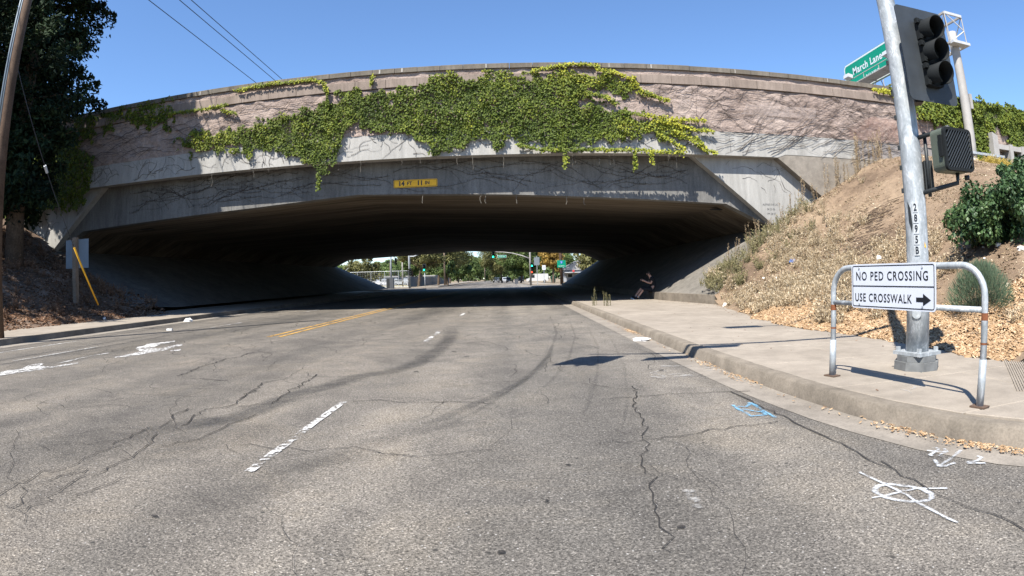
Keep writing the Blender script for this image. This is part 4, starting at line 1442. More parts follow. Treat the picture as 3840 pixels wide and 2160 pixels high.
# ---------------------------------------------------------------- overhead freeway sign on its column
CX, CY = 21.9, 20.9
zb = float(z_right(CX, CY)) - 0.1
og = thing('overhead_sign_frame', 'pale steel column and truss frame carrying the overhead freeway sign', 'sign frame', (CX, CY, zb))
b = MB()
round_pole(b, CX, CY, zb, 12.9, 0.27, 0.22, 20, 6)
b.tube([(CX, CY, zb), (CX, CY, zb + 0.12), (CX, CY, zb + 0.5)], [0.5, 0.46, 0.28], 20)
b.build('column', M['white_post'], og, True)
MB().box((CX + 0.36, CY, 9.3), (0.18, 0.3, 0.75)).build('service_box', M['white_post'], og)
T0, T1, TZ0, TZ1, TH = CY - 0.35, 30.6, 12.15, 13.75, 0.62
ch = MB()
for dx in (-TH, TH):
    for z in (TZ0, TZ1):
        ch.b3(CX + dx - 0.05, CX + dx + 0.05, T0, T1, z - 0.05, z + 0.05)
ch.build('chord', M['white_post'], og)
lat = MB()
yy = T0
k = 0
while yy < T1 - 1.3:
    for dx in (-TH, TH):
        lat.tube([(CX + dx, yy, TZ0 if k % 2 else TZ1), (CX + dx, yy + 1.3, TZ1 if k % 2 else TZ0)], 0.03, 5)
        lat.tube([(CX + dx, yy, TZ0), (CX + dx, yy, TZ1)], 0.03, 5)
    for z in (TZ0, TZ1):
        lat.tube([(CX - TH, yy, z), (CX + TH, yy + 1.3, z)], 0.03, 5)
    yy += 1.3
    k += 1
lat.build('lattice', M['white_post'], og)
ef = MB()
ef.box((CX, T0, TZ1), (2 * TH, 0.1, 0.14))
ef.box((CX, T0, TZ0), (2 * TH, 0.5, 0.14))
ef.tube([(CX - TH, T0, TZ0), (CX + TH, T0, (TZ0 + TZ1) / 2)], 0.035, 5)
ef.tube([(CX + TH, T0, (TZ0 + TZ1) / 2), (CX - TH, T0, TZ1)], 0.035, 5)
ef.build('end_frame', M['white_metal'], og)
wk = MB()
wk.b3(CX - TH - 1.05, CX - TH - 0.15, 22.5, 32.5, 12.15, 12.21)
for y in np.arange(22.5, 32.6, 1.6):
    wk.tube([(CX - TH - 1.05, y, 12.2), (CX - TH, y, 12.1)], 0.04, 5)
    wk.tube([(CX - TH - 1.05, y, 12.2), (CX - TH - 1.05, y, 12.5)], 0.02, 4)
wk.tube([(CX - TH - 1.05, 22.5, 12.5), (CX - TH - 1.05, 32.5, 12.5)], 0.025, 5)
wk.build('walkway', M['white_post'], og)
for y in (24.4, 28.6):
    MB().box((CX - TH - 1.3, y, 12.62), (0.35, 0.55, 0.22), 0, 0, 0.2).build('lamp', M['white_metal'], og)
gs = thing('freeway_sign', 'green overhead freeway sign reading March Lane above the overpass parapet', 'sign', (CX - TH - 0.12, 27, 13.1))
SY0, SY1, GZ0, GZ1 = 22.6, 30.7, 12.1, 14.1
xs_ = CX - TH - 0.10


def yz_poly(w, h, r, x):
    return [(x, (SY0 + SY1) / 2 - a_, (GZ0 + GZ1) / 2 + c_) for a_, c_ in rrect(0, 0, w, h, r)]


W2, H2 = SY1 - SY0, GZ1 - GZ0
p0, p1 = yz_poly(W2, H2, 0.3, xs_), yz_poly(W2, H2, 0.3, xs_ + 0.05)
n_ = len(p0)
MB().add(p0 + p1, [tuple(range(n_)), tuple(range(2 * n_ - 1, n_ - 1, -1))] + [(k, k + n_, (k + 1) % n_ + n_, (k + 1) % n_) for k in range(n_)]).build('panel', M['sign_green'], gs)
q0, q1 = yz_poly(W2 - 0.04, H2 - 0.04, 0.3, xs_ - 0.004), yz_poly(W2 - 0.24, H2 - 0.24, 0.22, xs_ - 0.004)
MB().add(q0 + q1, [(k, (k + 1) % n_, (k + 1) % n_ + n_, k + n_) for k in range(n_)]).build('border', M['sign_legend'], gs)
lettering('March Lane', 0.62, (0, -1, 0), (0, 0, 1), (xs_ - 0.006, 28.05, 13.42), M['sign_legend'], gs, 1.05, 1.08, bold=0.016)
lettering('3/4 MILE', 0.46, (0, -1, 0), (0, 0, 1), (xs_ - 0.006, 27.6, 12.62), M['sign_legend'], gs, 0.9, 1.0, bold=0.012)

# guardrail stub and white posts at the foot of the ivy wall
gr = thing('wall_buttress', 'white-painted buttress posts set against the ivy-covered wall', 'buttress', (25.2, YF - 0.1, 6.3))
for x, w in ((23.9, 0.42), (25.2, 0.28), (26.3, 0.32)):
    MB().prism_xz([(x - w / 2, 6.0), (x + w / 2, 6.0), (x + w / 2, 7.8 if x < 24.5 else 7.45), (x - w / 2, 7.95 if x < 24.5 else 7.45)], YF - 0.62, YF - 0.02).build('post', M['white_post'], gr)
MB().b3(23.7, 26.5, YF - 0.55, YF - 0.02, 7.15, 7.4).build('cap_beam', M['white_post'], gr)
tag(MB().b3(20.6, 24.2, YF - 0.9, YF - 0.8, 6.62, 6.74).b3(20.6, 20.7, YF - 0.9, YF - 0.8, 6.2, 6.62).build('low_rail', M['galv']), 'low steel rail in front of the ivy wall right of the sign column', 'rail')

# ================================================================ left side: pole, guy, sign post, wires
UX, UY = -12.05, 9.75
up = thing('utility_pole', 'wooden utility pole with metal conduit at the left kerb', 'utility pole', (UX, UY, 0.14))
b = MB()
b.tube([(UX, UY, 0.14), (UX + 0.05, UY, 6), (UX + 0.1, UY, 13.5)], [0.155, 0.135, 0.105], 16)
b.build('shaft', M['wood_pole'], up, True)
b = MB()
for dx, r_ in ((-0.03, 0.032), (0.055, 0.02)):
    b.tube([(UX - 0.11 + dx, UY - 0.14, 2.6), (UX - 0.08 + dx, UY - 0.125, 7), (UX - 0.03 + dx, UY - 0.105, 12.8)], r_, 8)
b.build('conduit', M['alu_back'], up, True)
for z in (2.85, 3.75 - 0.2):
    MB().box((UX + 0.02, UY - 0.165, z), (0.13, 0.012, 0.62)).build('marker_plate', M['sign_legend'], up)
for z in (1.9, 1.35):
    MB().box((UX + 0.03, UY - 0.17, z), (0.11, 0.012, 0.42)).build('marker_plate', M['yellow_plastic'], up)
gw = thing('guy_wire', 'slanting steel guy wire with yellow plastic guard beside the left sidewalk', 'guy wire', (-14.1, 16.55, 0.15))
A = Vector((-14.08, 16.55, 0.15))
B = Vector((UX + 0.05, UY + 0.15, 6.7))
MB().tube([A, B], 0.012, 6).build('wire', M['wire'], gw)
MB().tube([A + (B - A) * 0.085, A + (B - A) * 0.36], 0.032, 10).build('guard', M['yellow_plastic'], gw, True)
MB().tube([A + (B - A) * 0.66, A + (B - A) * 0.685], 0.045, 8).build('insulator', M['white_metal'], gw)
MB().tube([A - (B - A) * 0.01, A + (B - A) * 0.012], 0.06, 8).build('anchor_eye', M['galv'], gw)
SPX, SPY = -15.95, 17.0
zz = float(z_left(SPX, SPY))
spt = thing('sign_post', 'square wooden post carrying two sign panels seen from the back at the left bank', 'sign post', (SPX, SPY, zz))
MB().b3(SPX - 0.09, SPX + 0.09, SPY - 0.09, SPY + 0.09, zz - 0.2, 3.15).build('post', M['wood_grey'], spt)
for x0, x1 in ((SPX - 0.62, SPX - 0.02), (SPX + 0.0, SPX + 0.62)):
    MB().b3(x0, x1, SPY + 0.095, SPY + 0.11, 2.02, 3.08).build('panel', M['alu_back'], spt)

for k, (x0, z0, sl) in enumerate(((-16.9, 15.0, 0.0), (-15.6, 15.1, 0.0), (-15.0, 15.05, 0.0))):
    pts = []
    for t_ in range(24):
        y = -10 + t_ * 9
        pts.append((x0, y, z0 + 0.0006 * ((y - 60) ** 2) * 0.12 - 0.2))
    tag(MB().tube(pts, 0.022, 5).build('overhead_wire', M['wire']), ['lowest left overhead wire crossing the sky above the overpass', 'middle overhead wire of the three crossing the sky', 'right-hand overhead wire of the three crossing the sky'][k], 'overhead wire', 'overhead wires above the left of the overpass')


# ---------------------------------------------------------------- trees
def limb(b, p, d, L, r, n=5, up=0.0):
    pts = [Vector(p)]
    d = Vector(d).normalized()
    for k in range(n):
        d = (d + Vector((random.uniform(-.18, .18), random.uniform(-.18, .18), random.uniform(-.1, .15) + up))).normalized()
        pts.append(pts[-1] + d * (L / n))
    b.tube(pts, list(np.linspace(r, r * 0.35, len(pts))), 6)
    return pts


def conifer(loc, H, R0, label, z_low, nb, leaves, seed, mat='conifer', lsz=(0.12, 0.30)):
    random.seed(seed)
    t = thing('conifer_tree', label, 'tree', loc)
    x0, y0, z0 = loc
    tr = MB()
    tr.tube([(x0, y0, z0 - 0.4), (x0 + 0.1, y0, z0 + H * 0.5), (x0, y0, z0 + H)], [0.42, 0.26, 0.05], 12)
    tr.build('trunk', M['bark'], t, True)
    br = MB()
    P, Nn = [], []
    for k in range(nb):
        f = (k + random.random()) / nb
        z = z_low + (H - z_low) * f ** 1.15
        # narrow top, full middle
        rad = R0 * min(1.0, 1.55 * (1 - (z / H)) ** 0.75) * random.uniform(0.62, 1.1) * float(np.interp(z, [2, 5, 7.5], [0.5, 0.68, 1.0]))
        a_ = random.uniform(0, 2 * math.pi)
        p = Vector((x0, y0, z0 + z))
        d = Vector((math.cos(a_), math.sin(a_), random.uniform(-0.12, 0.2)))
        pts = limb(br, p, d, rad, 0.05, 6, -0.02)
        m = int(leaves / nb * (0.4 + rad / R0))
        for _ in range(m):
            s = random.random() ** 0.6
            q = pts[0].lerp(pts[-1], 0) if s == 0 else None
            i = min(int(s * (len(pts) - 1)), len(pts) - 2)
            fr = s * (len(pts) - 1) - i
            q = pts[i].lerp(pts[i + 1], fr)
            wdt = 0.20 + 0.45 * math.sin(math.pi * min(1, s * 0.95 + 0.12))
            side = Vector((-math.sin(a_), math.cos(a_), 0))
            q = q + side * random.gauss(0, wdt * 0.7) + Vector((0, 0, -abs(random.gauss(0, 0.35)) + 0.12))
            P.append(q)
            Nn.append((math.cos(a_) * 0.4, math.sin(a_) * 0.4, 1.0))
    br.build('branches', M['bark'], t)
    P = np.array([tuple(p) for p in P])
    n = len(P)
    tn = np.clip(0.35 + (vn(P[:, 0] + P[:, 2], P[:, 1] - P[:, 2], 0.8, seed) - 0.5) * 0.7 + rng.normal(0, 0.12, n), 0, 1)
    tag(leaves_obj('crown', P, np.array(Nn), rng.uniform(lsz[0], lsz[1], n), tn, M[mat], t, twist=0.6, asp=0.55), kind='stuff')
    return t


conifer((-18.9, 16.3, float(z_left(-18.9, 16.3))), 19.5, 4.0, 'tall dark conifer standing at the left end of the overpass behind the utility pole', 2.2, 210, 62000, 5)
conifer((-21.9, 16.2, float(z_left(-21.9, 16.2))), 28, 5.0, 'second conifer at the left picture edge, farther from the road', 1.5, 170, 46000, 9, lsz=(0.15, 0.36))
conifer((-21.5, 9.0, float(z_left(-21.5, 9.0))), 17, 3.6, 'conifer on the left bank just outside the picture', 4.0, 90, 14000, 12)


def leafy_tree(name, label, cat, loc, H, crown, mat, nclump, nleaf, lsz, seed, trunk_r=0.25, fork=0.3, group=None, proto=None, lean=(0, 0), spread=0.22):
    """crown = (cx,cy,cz, rx,ry,rz) relative to loc"""
    random.seed(seed)
    g = np.random.default_rng(seed)
    t = thing(name, label, cat, loc, group)
    x0, y0, z0 = loc
    cx, cy, cz, rx, ry, rz_ = crown
    tr = MB()
    C0 = Vector((x0 + cx, y0 + cy, z0 + cz))
    tr.tube([(x0, y0, z0 - 0.2), (x0 + cx * 0.3 + lean[0], y0 + cy * 0.3, z0 + H * fork * 0.6), (x0 + cx * 0.6, y0 + cy * 0.6, z0 + H * fork)], [trunk_r, trunk_r * 0.8, trunk_r * 0.65], 8)
    top = Vector((x0 + cx * 0.6, y0 + cy * 0.6, z0 + H * fork))
    cl = []
    for k in range(nclump):
        while True:
            p = Vector((g.uniform(-1, 1), g.uniform(-1, 1), g.uniform(-1, 1)))
            if 0.25 < p.length < 1.0: break
        p = Vector((p.x * rx, p.y * ry, p.z * rz_)) * (0.55 + 0.5 * g.random())
        cl.append(C0 + p)
    for k in range(0, nclump, max(1, nclump // 9)):
        tr.tube([top, top.lerp(cl[k], 0.5) + Vector((0, 0, -0.1 * H * 0.1)), cl[k]], [trunk_r * 0.45, trunk_r * 0.28, trunk_r * 0.1], 5)
    tr.build('trunk', M['bark'], t)
    cc = np.array([tuple(c) for c in cl])
    idx = g.integers(0, nclump, nleaf)
    rad = (rx + ry + rz_) / 3 * spread * g.uniform(0.7, 1.5, nclump)
    dirs = g.normal(0, 1, (nleaf, 3))
    dirs /= np.linalg.norm(dirs, axis=1)[:, None]
    P = cc[idx] + dirs * (rad[idx] * g.uniform(0.5, 1.05, nleaf))[:, None]
    k = P[:, 2] > z0 + 0.05
    P, dirs, idx = P[k], dirs[k], idx[k]
    tn = 0.42 + (g.random(nclump)[idx] - 0.5) * 0.55 + g.normal(0, 0.12, len(P))
    tag(leaves_obj('crown', P, dirs + np.array([0, 0, 0.3]), g.uniform(lsz * 0.6, lsz * 1.3, len(P)), tn, M[mat], t, twist=0.5), kind='stuff')
    return t


# bushes on the right embankment
bx_, by_ = 10.0, 8.45
leafy_tree('bush', 'big dense dark green bush on the dry embankment at the right edge', 'bush', (bx_, by_, float(z_right(bx_, by_)) - 0.42), 1.6, (0, 0, 0.72, 1.7, 1.3, 0.78), 'bush', 120, 30000, 0.075, 21, 0.06, 0.25, spread=0.19)
b2 = leafy_tree('bush', 'tall upright shoots of a bush behind the big dark bush at the right edge', 'bush', (11.6, 9.3, float(z_right(11.6, 9.3)) - 0.2), 1.8, (0, 0, 0.75, 0.9, 0.8, 0.85), 'bush', 34, 8000, 0.085, 22, 0.06, 0.25, spread=0.25)
sx0, sy0 = 7.35, 7.0
shr = thing('shrub', 'low feathery grey-green shrub behind the right leg of the pipe barrier', 'shrub', (sx0, sy0, float(z_right(sx0, sy0))))
n = 9000
g = np.random.default_rng(5)
th = g.uniform(0, 2 * math.pi, n)
el = g.uniform(0.15, 1.5, n)
rr2 = g.uniform(0.35, 1.0, n) ** 0.5
hx_ = 0.62 * rr2 * np.cos(el) * np.cos(th)
hy_ = 0.62 * rr2 * np.cos(el) * np.sin(th)
hz_ = 0.80 * rr2 * np.sin(el)
P = np.stack([sx0 + hx_, sy0 + hy_, ORG[shr].z + hz_], 1)
v = []
d_ = np.stack([hx_, hy_, hz_ + 0.35], 1)
d_ /= np.linalg.norm(d_, axis=1)[:, None]
sd_ = np.cross(d_, g.normal(0, 1, (n, 3)))
sd_ /= np.linalg.norm(sd_, axis=1)[:, None]
ln = g.uniform(0.05, 0.13, n)[:, None]
V = np.stack([P - sd_ * 0.004, P + sd_ * 0.004, P + d_ * ln], 1).reshape(-1, 3)
F = np.arange(3 * n).reshape(-1, 3)
tag(np_mesh('foliage', V, F, M['sage'], shr, False, np.repeat(np.clip(0.5 + g.normal(0, 0.25, n), 0, 1), 3)), kind='stuff')


# ---------------------------------------------------------------- dry plants on the embankment
def stalk_mesh(kind, seed):
    random.seed(seed)
    V, F, T = [], [], []

    def quad(p, q, w, tone):
        p, q = Vector(p), Vector(q)
        d = (q - p)
        for ax in (Vector((1, 0.3, 0)), Vector((-0.3, 1, 0))):
            s = d.cross(ax)
            if s.length < 1e-6: continue
            s = s.normalized() * w
            i = len(V)
            V.extend([tuple(p - s), tuple(p + s), tuple(q + s * 0.6), tuple(q - s * 0.6)])
            F.append((i, i + 1, i + 2, i + 3))
            T.extend([tone] * 4)
    if kind == 'tall':
        for k in range(random.randint(3, 6)):
            x, y = random.uniform(-.12, .12), random.uniform(-.12, .12)
            H = random.uniform(0.55, 1.0)
            p = Vector((x, y, -0.05))
            lean = Vector((random.uniform(-.10, .10), random.uniform(-.10, .10), 1))
            for j in range(7):
                q = p + lean * (H / 7) + Vector((random.uniform(-.01, .01), random.uniform(-.01, .01), 0))
                quad(p, q, 0.006, 0.25)
                for m in range(5):
                    a_ = random.uniform(0, 6.28)
                    s = p.lerp(q, random.random())
                    quad(s, s + Vector((math.cos(a_) * 0.05, math.sin(a_) * 0.05, 0.05 - 0.02 * random.random())), 0.006, random.uniform(0.2, 0.8))
                p = q
    else:
        for k in range(random.randint(16, 26)):
            a_ = random.uniform(0, 6.28)
            H = random.uniform(0.12, 0.42)
            d = Vector((math.cos(a_) * random.uniform(0.1, 0.8), math.sin(a_) * random.uniform(0.1, 0.8), 1)).normalized()
            p = Vector((random.uniform(-.08, .08), random.uniform(-.08, .08), -0.03))
            quad(p, p + d * H, 0.004, random.uniform(0.2, 0.6))
            for m in range(5):
                s = p + d * H * random.uniform(0.4, 1.0)
                quad(s, s + Vector((random.uniform(-.04, .04), random.uniform(-.04, .04), random.uniform(-0.01, .05))), 0.010, random.uniform(0.4, 1.0))
    me = bpy.data.meshes.new('weed')
    me.from_pydata(V, [], F)
    at = me.attributes.new('tone', 'FLOAT', 'POINT')
    at.data.foreach_set('value', T)
    me.materials.append(M['weed'])
    return me


tall = [stalk_mesh('tall', 100 + k) for k in range(5)]
tuft = [stalk_mesh('tuft', 200 + k) for k in range(6)]
random.seed(77)
spots = []
for x, y, s in ((7.9, 20.1, 1.0), (8.3, 20.3, 1.1), (8.9, 20.4, 1.2), (9.5, 20.8, 1.2), (10.1, 21.0, 1.3), (10.6, 21.0, 1.4), (11.1, 20.9, 1.3), (11.6, 20.9, 1.5), (7.5, 19.0, 1.0), (7.7, 18.0, 1.0), (7.9, 17.0, 1.1),
                (12.3, 20.9, 1.2), (12.9, 21.0, 1.4), (13.6, 21.1, 1.6), (14.0, 21.1, 1.7), (14.5, 21.0, 1.6), (14.9, 21.1, 1.9), (15.4, 21.1, 1.8), (15.9, 21.1, 1.7), (16.6, 21.1, 1.6), (17.2, 20.9, 1.4), (14.2, 20.4, 1.3), (15.1, 20.3, 1.4),
                (9.2, 18.5, 1.0), (10.4, 12.6, 1.2), (10.6, 12.9, 1.3), (7.6, 11.5, 1.1), (8.0, 12.4, 1.0), (8.9, 13.4, 0.9), (7.2, 10.4, 0.9), (8.7, 15.0, 1.0), (9.6, 15.8, 0.9), (10.0, 17.2, 1.0), (11.3, 18.8, 1.0), (8.1, 14.2, 0.9), (6.9, 17.6, 0.7)):
    spots.append((x, y, s))
for k, (x, y, s) in enumerate(spots):
    o = bpy.data.objects.new('dry_weed', tall[k % 5])
    COL.objects.link(o)
    o.location = (x, y, float(z_right(x, y)))
    o.rotation_euler = (random.uniform(-.06, .06), random.uniform(-.06, .06), random.uniform(0, 6.28))
    o.scale = (s * 0.8, s * 0.8, s * random.uniform(0.7, 1.05))
    w1, w2 = (('tall dry weeds along the edge of the slope paving below the text panel', 'tall dry weeds by the slope paving') if (x < 11.7 and y > 19.9) else
              ('tall dry weed stalks in front of the bare grey wall above the bridge corner', 'tall dry weeds by the grey wall') if y > 20.2 else
              ('tall dry weed stalks in the middle of the open dirt slope', 'tall dry weeds on the open slope'))
    tag(o, w1, 'weed', w2)

# low weed cover: nobody could count it
V, F, T = [], [], []


def scatter(n, xf, yf, dens, zf, meshes, smin, smax):
    out = []
    for _ in range(n):
        x, y = xf(), yf()
        if random.random() > dens(x, y): continue
        out.append((x, y, float(zf(x, y)), random.uniform(smin, smax), random.uniform(0, 6.28), random.choice(meshes)))
    return out


def bake(items, name, mat, kind='stuff', parent=None, tone_shift=0.0):
    Vs, Fs, Ts = [], [], []
    off = 0
    cache = {}
    for x, y, z, s, a_, me in items:
        if me.name not in cache:
            co = np.empty(len(me.vertices) * 3, np.float32)
            me.vertices.foreach_get('co', co)
            fi = np.array([tuple(p.vertices) for p in me.polygons])
            tt = np.empty(len(me.vertices), np.float32)
            me.attributes['tone'].data.foreach_get('value', tt)
            cache[me.name] = (co.reshape(-1, 3), fi, tt)
        co, fi, tt = cache[me.name]
        c, s_ = math.cos(a_), math.sin(a_)
        q = co @ np.array([[c, s_, 0], [-s_, c, 0], [0, 0, 1]]) * s + np.array([x, y, z])
        Vs.append(q)
        Fs.append(fi + off)
        Ts.append(tt + tone_shift)
        off += len(co)
    return tag(np_mesh(name, np.concatenate(Vs), np.concatenate(Fs), mat, parent, False, np.clip(np.concatenate(Ts), 0, 1)), kind=kind)


def dens_right(x, y):
    s = x - float(toe_x(y))
    if s < 0.15: return 0
    z = float(z_right(x, y))
    d = math.exp(-((s - 2.3) / 1.8) ** 2) * float(smooth(8, 10, y)) * 0.95 + 0.05
    if s > 5: d *= 0.5
    d *= float(np.clip((vn(x, y, 1.4, 71) - 0.28) * 2.6, 0.02, 1))
    return d


items = scatter(4200, lambda: random.uniform(5.7, 14), lambda: random.uniform(5.0, 21.2), dens_right, z_right, tuft, 0.5, 1.25)
bake(items, 'low_weeds', M['weed'])
items = scatter(130, lambda: random.uniform(7, 12), lambda: random.uniform(18.8, 21.4), lambda x, y: 1.0 if abs((x - 7) - (y - 19) * 1.7) < 1.3 else 0.15, z_right, tuft, 0.8, 1.6)
items += scatter(60, lambda: random.uniform(6.9, 8.0), lambda: random.uniform(19.5, 20.5), lambda x, y: 0.5, z_right, tuft, 0.6, 1.2)
bake(items, 'low_weeds', M['weed_green'])
items = scatter(220, lambda: random.uniform(21, 30), lambda: random.uniform(18.5, 20.9), lambda x, y: 0.8, z_right, tuft, 0.8, 1.3)
gm = mat_leaf('yellow_ground_cover', [(0, (0.35, 0.26, 0.06)), (1, (0.60, 0.47, 0.13))], 0.9, 0.2, 0.1)
bake(items, 'yellow_ground_cover', gm)
# weeds on the kerb edge by the bridge shadow and on the left bank
items = [(2.75 + random.uniform(0, 0.8), 20.6 + random.uniform(-0.6, 0.6), 0.14, random.uniform(0.4, 0.75), random.uniform(0, 6), random.choice(tall)) for _ in range(5)]
bake(items, 'kerb_weeds', M['weed_green'])
items = scatter(900, lambda: random.uniform(-24, -14.4), lambda: random.uniform(8, 21), lambda x, y: 0.5 * float(vn(x, y, 1.5, 81)), z_left, tuft, 0.6, 1.4)
bake(items, 'bank_weeds', M['litter_leaf'])

# wood chips spread over the foot of the embankment
def chips(name, n, xr_, yr_, dens, zf, smin, smax, mat, lift=0.01, thick=0.012, tl=0.35):
    g = np.random.default_rng(n)
    x = g.uniform(*xr_, n)
    y = g.uniform(*yr_, n)
    k = g.random(n) < dens(x, y)
    x, y = x[k], y[k]
    m = len(x)
    z = zf(x, y) + lift
    a_ = g.uniform(0, 6.28, m)
    L = g.uniform(smin, smax, m)
    w = L * g.uniform(0.25, 0.6, m)
    tilt = g.normal(0, tl, (m, 2))
    u = np.stack([np.cos(a_), np.sin(a_), tilt[:, 0]], 1) * (L / 2)[:, None]
    wv = np.stack([-np.sin(a_), np.cos(a_), tilt[:, 1]], 1) * (w / 2)[:, None]
    P = np.stack([x, y, z], 1)
    up = np.array([0, 0, thick])
    V = np.stack([P - u - wv, P + u - wv * 0.7, P + u + wv, P - u + wv * 0.8, P - u * 0.9 - wv * 0.9 + up, P + u * 0.9 - wv * 0.6 + up, P + u * 0.9 + wv * 0.9 + up, P - u * 0.9 + wv * 0.7 + up], 1).reshape(-1, 3)
    i = np.arange(m) * 8
    F = np.concatenate([np.stack([i + 4, i + 5, i + 6, i + 7], 1), np.stack([i, i + 1, i + 5, i + 4], 1), np.stack([i + 1, i + 2, i + 6, i + 5], 1), np.stack([i + 2, i + 3, i + 7, i + 6], 1), np.stack([i + 3, i, i + 4, i + 7], 1)])
    return tag(np_mesh(name, V, F, mat, None, False, np.repeat(np.clip(g.normal(0.5, 0.25, m), 0, 1), 8)), kind='stuff')


def dchip(x, y):
    s = x - toe_x(y)
    e = (vn(x, y, 0.9, 91) - 0.5)
    wdt = np.interp(y, [4.8, 8, 12, 15], [3.6, 2.6, 1.5, 0.6])
    return np.clip(smooth(-0.12, 0.15, s + e * 0.5) * (1 - smooth(wdt * 0.6, wdt, s + e * 1.4)), 0, 1) * (y > 4.85) * (y < 15.5) * (0.55 + 0.6 * vn(x, y, 0.4, 92))


chips('wood_chips', 90000, (5.4, 10.5), (4.8, 15), dchip, lambda x, y: np.where(x > toe_x(y), z_right(x, y), 0.148), 0.03, 0.10, M['chip'])
def dslope(x, y):
    s_ = x - toe_x(y)
    return (s_ > 0.2) * (y < 21.3) * np.clip((vn(x, y, 0.7, 97) - 0.35) * 1.8, 0.06, 1) * (x > np.where(y > 19.2, 7.3 + (y - 19.2) * 1.72, 0))


chips('straw_litter', 42000, (5.8, 19), (5, 21.3), dslope, z_right, 0.02, 0.10, M['weed'], 0.008, 0.004, 0.3)
chips('dirt_clods', 16000, (5.8, 19), (5, 21.3), dslope, z_right, 0.03, 0.11, M['dirt'], 0.0, 0.03, 0.3)
chips('leaf_litter', 26000, (-24, -14.0), (8, 21), lambda x, y: 0.4 + 0.6 * (vn(x, y, 1.0, 95) > 0.5), z_left, 0.06, 0.16, M['litter_leaf'])


def gut_d(x, y):
    d = np.full(x.shape, 9.0)
    for a_, b_ in zip(foot[:-1], foot[1:]):
        a2, b2_ = np.array(a_), np.array(b_)
        ab = b2_ - a2
        t = np.clip(((x - a2[0]) * ab[0] + (y - a2[1]) * ab[1]) / (ab @ ab), 0, 1)
        d = np.minimum(d, np.hypot(x - a2[0] - t * ab[0], y - a2[1] - t * ab[1]))
    return d


def litter_dens(x, y):
    d = gut_d(x, y)
    patch = np.exp(-((x - 3.22) / 0.45) ** 2 - ((y - 2.75) / 0.42) ** 2) * 1.0
    patch += np.exp(-((y - 3.55) / 0.22) ** 2) * 0.5 + np.exp(-((y - 6.25) / 0.35) ** 2) * 0.25 + np.exp(-((y - 7.3) / 0.2) ** 2) * 0.35 + np.exp(-((y - 12.0) / 0.5) ** 2) * 0.4 + 0.02
    return np.clip(patch, 0, 1) * (d < 0.17) * (x < 4.2) * np.clip(1.2 - d * 5, 0, 1)


def out_side(x, y):
    # only the road side of the kerb foot
    return litter_dens(x, y) * (inpoly(x, y, [(0, 80)] + [(a_, b_) for a_, b_ in foot][::1] + [(14, 0), (0, 0)]))


chips('gutter_leaves', 90000, (2.1, 4.2), (1.9, 16), out_side, lambda x, y: x * 0 + 0.012, 0.014, 0.04, M['chip'], 0.01, 0.003, 0.22)
chips('sidewalk_debris', 5000, (2.9, 6.9), (4, 23), lambda x, y: 0.012 + 0.2 * smooth(17, 19, y) * smooth(5.3, 6.6, x) + 0.25 * np.exp(-((x - toe_x(y)) / 0.25) ** 2), lambda x, y: x * 0 + 0.152, 0.012, 0.04, M['litter_leaf'], 0.004, 0.004, 0.15)

# ---------------------------------------------------------------- litter items
def crumple(name, label, cat, x, y, z, s, mat, seed, flat=0.5):
    random.seed(seed)
    b = MB()
    n1, n2 = 7, 5
    vs = [(x, y, z + s * flat * 0.9)]
    for i in range(1, n2):
        for k in range(n1):
            r_ = s * math.sin(math.pi * i / n2 / 1.15) * random.uniform(0.6, 1.15)
            a_ = 2 * math.pi * k / n1
            vs.append((x + r_ * math.cos(a_), y + r_ * math.sin(a_) * 0.8, z + s * flat * (0.9 * math.cos(math.pi * i / n2 / 1.15) + random.uniform(-.18, .18)) + 0.01))
    fs = [(0, 1 + k, 1 + (k + 1) % n1) for k in range(n1)]
    for i in range(n2 - 2):
        for k in range(n1):
            fs.append((1 + i * n1 + k, 1 + (i + 1) * n1 + k, 1 + (i + 1) * n1 + (k + 1) % n1, 1 + i * n1 + (k + 1) % n1))
    b.add(vs, fs)
    return tag(b.build(name, mat), label, cat)


MB_ = MB().box((2.80, 5.25, 0.03), (0.15, 0.12, 0.012), 0.5, 0.25, 0.25)
tag(MB_.build('paper_scrap', M['trash_white']), 'white square of paper lying in the gutter before the kerb corner', 'litter')
crumple('paper_cup', 'crumpled white cup at the foot of the toe wall', 'litter', 6.85, 17.7, 0.15, 0.14, M['trash_white'], 1, 0.9)
crumple('plastic_bag', 'white plastic bag among the weeds above the toe wall', 'litter', 8.35, 17.0, float(z_right(8.35, 17.0)), 0.17, M['trash_white'], 2, 0.9)
crumple('plastic_bag', 'bright blue plastic scrap on the upper weedy slope', 'litter', 9.3, 17.6, float(z_right(9.3, 17.6)), 0.16, M['trash_blue'], 3, 0.7)
crumple('plastic_bag', 'white scrap caught in dry weeds left of the signal pole', 'litter', 9.6, 13.0, float(z_right(9.6, 13.0)), 0.14, M['trash_white'], 4, 0.9)
crumple('paper_scrap', 'pale paper scrap on the bare dirt right of the green shrub', 'litter', 9.2, 7.6, float(z_right(9.2, 7.6)), 0.10, M['trash_white'], 6, 0.7)
crumple('paper_scrap', 'small white wrapper on the wood chips behind the sign', 'litter', 6.4, 7.6, float(z_right(6.4, 7.6)), 0.08, M['trash_white'], 7, 0.7)
crumple('paper_scrap', 'white wrapper near the top of the wood chips at right edge', 'litter', 9.3, 8.3, float(z_right(9.3, 8.3)), 0.09, M['trash_white'], 17, 0.7)
crumple('paper_scrap', 'blue-white wrapper where the wood chips meet the sidewalk at right edge', 'litter', 6.1, 5.1, 0.16, 0.05, plain('pale_blue_wrapper', (0.25, 0.60, 0.70), 0.5), 8, 0.5)
crumple('paper_scrap', 'torn wrapper at the left kerb near the bridge shadow', 'litter', -11.3, 18.0, 0.01, 0.20, M['trash_white'], 9, 0.6)
